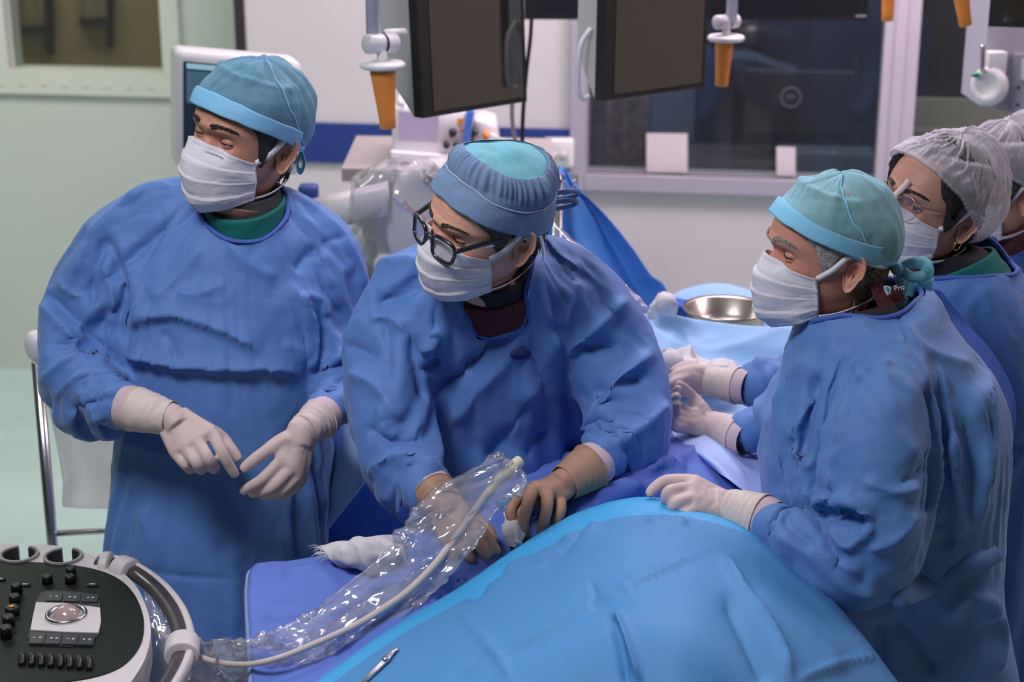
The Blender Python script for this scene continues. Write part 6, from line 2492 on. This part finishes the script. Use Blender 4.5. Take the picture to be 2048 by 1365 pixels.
def lamp_handle(label, top, bot, rt, rb, Y, arm=True, plate=None, joint=None, pole=None, nm='lamp_handle', z_shift=0):
    a, b_ = P(*top, Y), P(*bot, Y)
    s = mpp(a)
    t = thing(nm, label, 'lamp handle', b_, 'orange lamp handles')
    bm = bmesh.new()
    L = (b_ - a).length
    lathe(bm, a, b_ - a, [(rt * s * .9, 0), (rt * s * 1.08, .004), (rt * s * 1.08, .014), (rt * s, .018), (rt * s * 1.04, .024), (rt * s * .98, .03), (rb * s * 1.02, L * .8), (rb * s, L - .002), (rb * s * .9, L)], 32)
    obj('grip', bm, M['orange'], t)
    if plate:
        c = P(plate[0], plate[1], Y)
        bm = bmesh.new()
        lathe(bm, c - Vector((0, 0, .006)), (0, 0, 1), [(plate[2] * s * .9, 0), (plate[2] * s, .004), (plate[2] * s, .010), (plate[2] * s * .9, .014), (plate[2] * s * .4, .015)], 40)
        obj('guard_disc', bm, M['white'], t)
    if joint:
        (x0, y0), (x1, y1), r = joint
        bm = bmesh.new()
        p, q = P(x0, y0, Y - .02), P(x1, y1, Y + .03)
        cyl(bm, p, q, r * s, seg=32, bev=.004)
        obj('joint', bm, mat('joint_white', (.62, .59, .64), .28), t)
        bm = bmesh.new()
        m_ = p.lerp(q, .55)
        d = (q - p).normalized()
        cyl(bm, m_ - d * .003, m_ + d * .003, r * s * 1.04, seg=32)
        obj('joint_seal', bm, M['black'], t)
        bm = bmesh.new()
        c = P(plate[0], plate[1], Y)
        cyl(bm, c, (c.x, c.y, m_.z), r * s * .55, seg=24)
        obj('neck', bm, M['white'], t)
        px, pr_ = pole
        bm = bmesh.new()
        w = P(px, y0, Y)
        cyl(bm, w, (w.x, w.y, 3.38), pr_ * s, seg=24)
        obj('arm_tube', bm, mat('arm_white', (.58, .56, .66), .3), t)
    else:
        bm = bmesh.new()
        cyl(bm, a - Vector((0, 0, .002)), (a.x, a.y, 3.38), rt * s * .8, seg=20)
        obj('arm_tube', bm, M['white'], t)
    return t


lh = lamp_handle('orange handle under a white ball joint, left of the tilted monitor', (765, 136), (776, 257), 24, 16.5, 3.6, plate=(765, 131, 46), joint=((732, 88), (792, 86), 20), pole=(746, 13))
lamp_handle('orange handle under a white joint, in front of the control window', (1449, 85), (1443, 172), 17, 13, 4.3, plate=(1452, 77, 37), joint=((1432, 45), (1474, 42), 14), pole=(1463, 11))
lamp_handle('orange handle end at the top edge, before the window post', (1779, -60), (1775, 42), 15, 12, 4.3)
lamp_handle('orange handle end at the top edge, right of the window post', (1915, -60), (1931, 52), 18, 13, 4.0)
bm = bmesh.new()
pxtube(bm, [(772, 66, 3.62, 8), (808, 64, 3.68, 8)], seg=16, n=2)
obj('side_arm', bm, M['white'], lh)

# ------------------------------------------------------------------ ceiling column with a white knob, right
Yp = 4.3
cl_ = thing('supply_column', 'pale grey supply column with round white knob at the right edge', 'column', P(2000, 230, Yp))
bm = bmesh.new()
f = [P(1975, 60, Yp), P(2062, 58, Yp + .05), P(2056, 232, Yp + .05), P(1962, 212, Yp)]
prism(bm, [f[0] + Vector((0, 0, 1.1)), f[1] + Vector((0, 0, 1.1)), f[2], f[3]], (0, .2, 0))
obj('column_body', bm, mat('column_grey', (.47, .45, .54), .35), cl_, False)
bm = bmesh.new()
prism(bm, [P(2032, 110, Yp - .01), P(2090, 110, Yp - .01), P(2090, 228, Yp - .01), P(2030, 226, Yp - .01)], (0, .05, 0))
obj('side_panel', bm, mat('column_panel', (.36, .35, .44), .35), cl_, False)
for x, y in ((2037, 175), (2035, 210)):
    bm = bmesh.new()
    c = P(x, y, Yp - .012)
    cyl(bm, c, c + Vector((0, -.004, 0)), .004, seg=10)
    obj('screw', bm, M['dark'], cl_)
bm = bmesh.new()
prism(bm, [P(2046, 120, Yp - .02), P(2075, 120, Yp - .02), P(2075, 160, Yp - .02), P(2044, 160, Yp - .02)], (0, .02, 0))
obj('label_plate', bm, M['white'], cl_, False)
bm = bmesh.new()
box(bm, P(1992, 124, Yp - .03), (.046, .04, .055), bev=.004)
obj('bracket', bm, M['white'], cl_)
c = P(1975, 172, Yp - .05)
bm = bmesh.new()
ax = Vector((-.62, -.76, .10)).normalized()
lathe(bm, c - ax * .03, ax, [(.012, -.01), (.040, 0), (.048, .012), (.048, .026), (.040, .037), (.028, .034), (.020, .027), (.001, .025)], 40)
obj('round_knob', bm, mat('knob_white', (.66, .63, .64), .35), cl_)
bm = bmesh.new()
pxtube(bm, [(1965, 144, Yp - .05, 5), (1966, 100, Yp - .05, 5), (1965, 94, Yp - .05, 6), (1965, 90, Yp - .05, 5)], seg=14, n=4)
obj('lever', bm, M['chrome'], cl_)
bm = bmesh.new()
pxtube(bm, [(1944, 150, Yp - .05, 3), (1950, 150, Yp - .05, 5.5), (1958, 150, Yp - .05, 5)], seg=12, n=3)
obj('green_stud', bm, mat('stud_green', (.0, .22, .10), .4), cl_)

# ------------------------------------------------------------------ behind the windows
bl = thing('window_blind', 'beige slatted blind behind the right-hand window', 'blind', onwall(1880, 300, -.3))
bm = bmesh.new()
p0, p1 = onwall(1768, 197, -.35), onwall(2120, 200, -.35)
prism(bm, [p0, Vector((p1.x, p1.y, p0.z)), Vector((p1.x, p1.y, p0.z - .10)), p0 - Vector((0, 0, .10))], -WN * .05)
obj('head_rail', bm, mat('blind_rail', (.46, .42, .30), .5), bl, False)
bm = bmesh.new()
for k in range(30):
    z = p0.z - .10 - k * .022
    prism(bm, [Vector((p0.x, p0.y, z)), Vector((p1.x, p1.y, z)), Vector((p1.x, p1.y, z - .019)) + WN * .006, Vector((p0.x, p0.y, z - .019)) + WN * .006], -WN * .002)
obj('slats', bm, mat('blind_slat', (.46, .42, .31), .5), bl, False)


def glassnote(x0, y0, x1, y1, label):
    bm = bmesh.new()
    prism(bm, [onwall(x0, y0, -.028), onwall(x1, y0 + 1, -.028), onwall(x1, y1 + 1, -.028), onwall(x0, y1, -.028)], -WN * .003)
    tag(obj('paper_sheet', bm, M['paper'] if 'paper' in M else M.setdefault('paper', mat('paper', (.70, .64, .66), .8)), None, False), label, 'paper')


glassnote(1293, 267, 1375, 345, 'large white paper sheet stuck low on the control window glass')
glassnote(1553, 294, 1591, 352, 'small white paper slip stuck low on the control window, right of the large sheet')
bm = bmesh.new()
p = onwall(1190, 350, -.2)
q = onwall(1730, 366, -.2)
prism(bm, [Vector((p.x, p.y, zA - .06)), Vector((q.x, q.y, zA - .06)), Vector((q.x, q.y, zA - .06)) - WN * .7, Vector((p.x, p.y, zA - .06)) - WN * .7], (0, 0, -.04))
ds = thing('control_desk', 'grey desk running behind the control window', 'desk', Vector((p.x, p.y, 0)))
obj('desk_top', bm, mat('desk_grey', (.16, .15, .16), .4), ds, False)
bm = bmesh.new()
for s in (sA + .1, sB - .1):
    box(bm, wpt(s, (zA - .1) / 2, off=-.5), (.05, .5, zA - .1))
obj('desk_leg', bm, M['dark'], ds, False)
zd = zA - .06


def onboard(s, off, w, d, h, m, name, label, cat, z=None, grp=None):
    bm = bmesh.new()
    z0 = zd if z is None else z
    c = wpt(s, z0 + h / 2, off=off)
    box(bm, c, (w, d, h), rot=Matrix.Rotation(math.atan2(WD.y, WD.x), 3, 'Z'), bev=.006)
    return tag(obj(name, bm, m, None, False), label, cat, grp)


def sx(px):
    return ws(px, 300)[0]


M['nv'] = mat('cabinet_navy', (.02, .06, .12), .5)
M['gb'] = mat('cabinet_grey', (.16, .19, .23), .5)
M['pk'] = mat('folder_pink', (.45, .10, .13), .6)
M['kh'] = mat('box_khaki', (.16, .13, .10), .6, vary=.5, vscale=25)
onboard(sx(1330), -1.5, .62, .4, 1.7, M['nv'], 'blue_cabinet', 'dark blue cabinet in the control room behind the large paper sheet', 'cabinet', 0)
onboard(sx(1310), -.95, .20, .05, .30, M['gb'], 'desk_monitor', 'grey-blue screen back standing on the control desk behind the large paper sheet', 'monitor')
onboard(sx(1222), -.42, .22, .18, .40, M['kh'], 'supply_rack', 'cluttered brown rack on the control desk at the left of the window', 'rack')
onboard(sx(1225), -.16, .24, .10, .035, M['pk'], 'pink_folder', 'pink folder lying on the control desk at the left window corner', 'folder')
onboard(sx(1600), -.55, .40, .06, .24, M['dark'], 'dark_monitor', 'dark monitor standing on the control desk right of the small slip', 'monitor', zd + .12)
onboard(sx(1660), -.35, .34, .16, .10, M['gb'], 'keyboard_tray', 'grey-blue tray on the control desk before the dark monitor', 'tray')
c = wpt(sx(1582), ws(1582, 240)[1], off=-.47)
bm = bmesh.new()
tube(bm, [(*(c + WD * .036 * math.cos(a) + Vector((0, 0, .036 * math.sin(a)))), .003) for a in np.linspace(0, 2 * math.pi, 33)], seg=6, n=1, cap=False)
for k in (-1, 0, 1):
    m_ = c + WD * .012 * k
    cyl(bm, m_ - Vector((0, 0, .010)), m_ + Vector((0, 0, .010)), .0025, seg=6)
tag(obj('round_emblem', bm, mat('emblem_white', (.5, .5, .52), .5)), 'small round pale emblem on the dark monitor behind the control window', 'emblem')
bm = bmesh.new()
lathe(bm, wpt(sx(1676), zd, off=-.3), (0, 0, 1), [(.02, 0), (.022, .06), (.010, .08), (.012, .10), (.001, .101)], 18)
tag(obj('pump_bottle', bm, M['white']), 'small white pump bottle on the control desk near the window post', 'bottle')
# someone in dark scrubs stands in the control room
pp = wpt(sx(1620), 0, off=-1.15)
pf = thing('person', 'dim figure in navy scrubs and teal cap standing behind the control window', 'person', pp)
bm = bmesh.new()
ring = [(.10, .07, .62), (.17, .11, .80), (.18, .12, 1.0), (.20, .13, 1.2), (.23, .12, 1.38), (.17, .10, 1.47), (.065, .065, 1.52), (.055, .06, 1.58)]
loft(bm, [[pp + Vector((w * math.cos(2 * math.pi * k / 28), d * math.sin(2 * math.pi * k / 28), z)) for k in range(28)] for w, d, z in ring])
for s in (-1, 1):
    tube(bm, [(*(pp + Vector((s * .20, 0, 1.40))), .06), (*(pp + Vector((s * .27, -.02, 1.15))), .05), (*(pp + Vector((s * .20, -.20, 1.0))), .042), (*(pp + Vector((s * .10, -.33, 1.02))), .03)], seg=14)
    tube(bm, [(*(pp + Vector((s * .10, 0, .85))), .10), (*(pp + Vector((s * .10, 0, .45))), .07), (*(pp + Vector((s * .10, 0, .04))), .05)], seg=14)
obj('scrubs', bm, mat('scrubs_navy', (.016, .03, .06), .8), pf)
bm = bmesh.new()
th = np.linspace(-math.pi, math.pi, 40, endpoint=False)
rows = []
for z in np.linspace(.1215, -.17, 50):
    x, y = head_xy(th, np.full(40, z))
    y = y + .022 * np.exp(-(x / .012) ** 2) * np.exp(-((z + .036) / .016) ** 2) * (np.cos(th) > 0)
    rows.append([pp + Vector((a, -b_, 1.66 + z)) for a, b_ in zip(x, y)])
loft(bm, rows)
obj('body', bm, skB, pf)
bm = bmesh.new()
rows = []
for z in np.linspace(.128, .045, 16):
    x, y = head_xy(th, np.full(40, min(z, .1215)), .008)
    rows.append([pp + Vector((a, -b_, 1.66 + z)) for a, b_ in zip(x, y)])
loft(bm, rows)
obj('cap', bm, M['teal'], pf)

# ------------------------------------------------------------------ small marks on the clothes
bm = bmesh.new()
rs = [(1041, 711)]
# woven oval mark on the chest, its ground and a line of stitches laid on the cloth
g = gB
co, no = getco(g.data)
px, py, dep = proj(co)


def oncloth(x, y, lift=.0016):
    d = (px - x) ** 2 + (py - y) ** 2
    i = np.argsort(d)[:60]
    i = i[np.argsort(dep[i])][:12]
    Y = co[i, 1].mean()
    p = P(x, y, Y)
    return p + (CAM - p).normalized() * lift


ring = []
for k in range(40):
    a = 2 * math.pi * k / 40
    ring.append(oncloth(1041 + 21 * math.cos(a), 709 + 11 * math.sin(a) - 1.5 * math.cos(a), .003))
cc = oncloth(1041, 709, .0035)
bm = bmesh.new()
v0 = bm.verts.new(cc)
vs = [bm.verts.new(p) for p in ring]
for k in range(40):
    bm.faces.new((v0, vs[k], vs[(k + 1) % 40]))
mk = obj('chest_mark', bm, mat('mark_navy', (.016, .035, .16), .7), gB)
solid(mk, .0008)
bm = bmesh.new()
for k in range(12):
    x = 1025 + k * 2.8
    h = 2.6 if k % 3 else 3.6
    ribbon(bm, [oncloth(x, 709 - h, .0052), oncloth(x + .6, 709 + h, .0052)], .0008, (CAM - cc).normalized(), .0003, n=1)
obj('mark_lettering', bm, mat('mark_thread', (.07, .12, .34), .7), mk)

# belt round the side-view gown
co, no = getco(gC.data)
px, py, dep = proj(co)
pts = []
for x, y in ((1782, 1200), (1815, 1188), (1860, 1170), (1910, 1146), (1960, 1122), (1996, 1102)):
    pts.append(oncloth(x, y, .006))
bm = bmesh.new()
ribbon(bm, pts, .034, lambda q: (CAM - q).normalized(), .0012)
obj('belt', bm, M['gown_c'], gC)
# back overlap of his gown: a darker flap edge behind the shoulder
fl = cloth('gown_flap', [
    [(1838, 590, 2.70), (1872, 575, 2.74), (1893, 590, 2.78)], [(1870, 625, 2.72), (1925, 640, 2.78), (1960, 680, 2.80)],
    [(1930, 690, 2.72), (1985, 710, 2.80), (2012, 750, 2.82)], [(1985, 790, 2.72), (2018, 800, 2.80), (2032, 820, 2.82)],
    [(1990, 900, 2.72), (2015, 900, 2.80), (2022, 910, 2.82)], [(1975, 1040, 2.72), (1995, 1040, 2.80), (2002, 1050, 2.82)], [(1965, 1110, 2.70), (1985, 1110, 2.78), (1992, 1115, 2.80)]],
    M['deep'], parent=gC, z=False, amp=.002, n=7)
# tab with shield emblem on his neck guard
tb_ = [P(1738, 570, 2.60), P(1800, 572, 2.60), P(1812, 602, 2.60), P(1758, 620, 2.58)]
nrm_ = (CAM - tb_[0]).normalized()
bm = bmesh.new()
prism(bm, tb_, -nrm_ * .006)
tg = obj('neck_tab', bm, M['maroon'], pC, False)
bm = bmesh.new()
s0 = P(1775, 580, 2.585)
sc0 = mpp(s0)
E1, E2 = Vector((1, 0, -.1)).normalized(), Vector((-.05, 0, 1)).normalized()
prism(bm, [s0 + (E1 * x + E2 * y) * sc0 for x, y in ((-9, 7), (0, 9), (8, 5), (6, -6), (0, -12), (-5, -5))], nrm_ * .002)
obj('shield', bm, M['strap'], tg, False)
bm = bmesh.new()
prism(bm, [s0 + nrm_ * .002 + (E1 * x + E2 * y) * sc0 for x, y in ((-5, 5), (0, 6), (5, 3), (1, -7))], nrm_ * .001)
obj('shield_field', bm, mat('shield_teal', (.05, .40, .42), .5), tg, False)
text('Pro', 15 * sc0, M['strap'], tg, P(1788, 582, 2.583), Vector((1, 0, .16)), Vector((0, 0, 1)))
sc.frame_set(1)
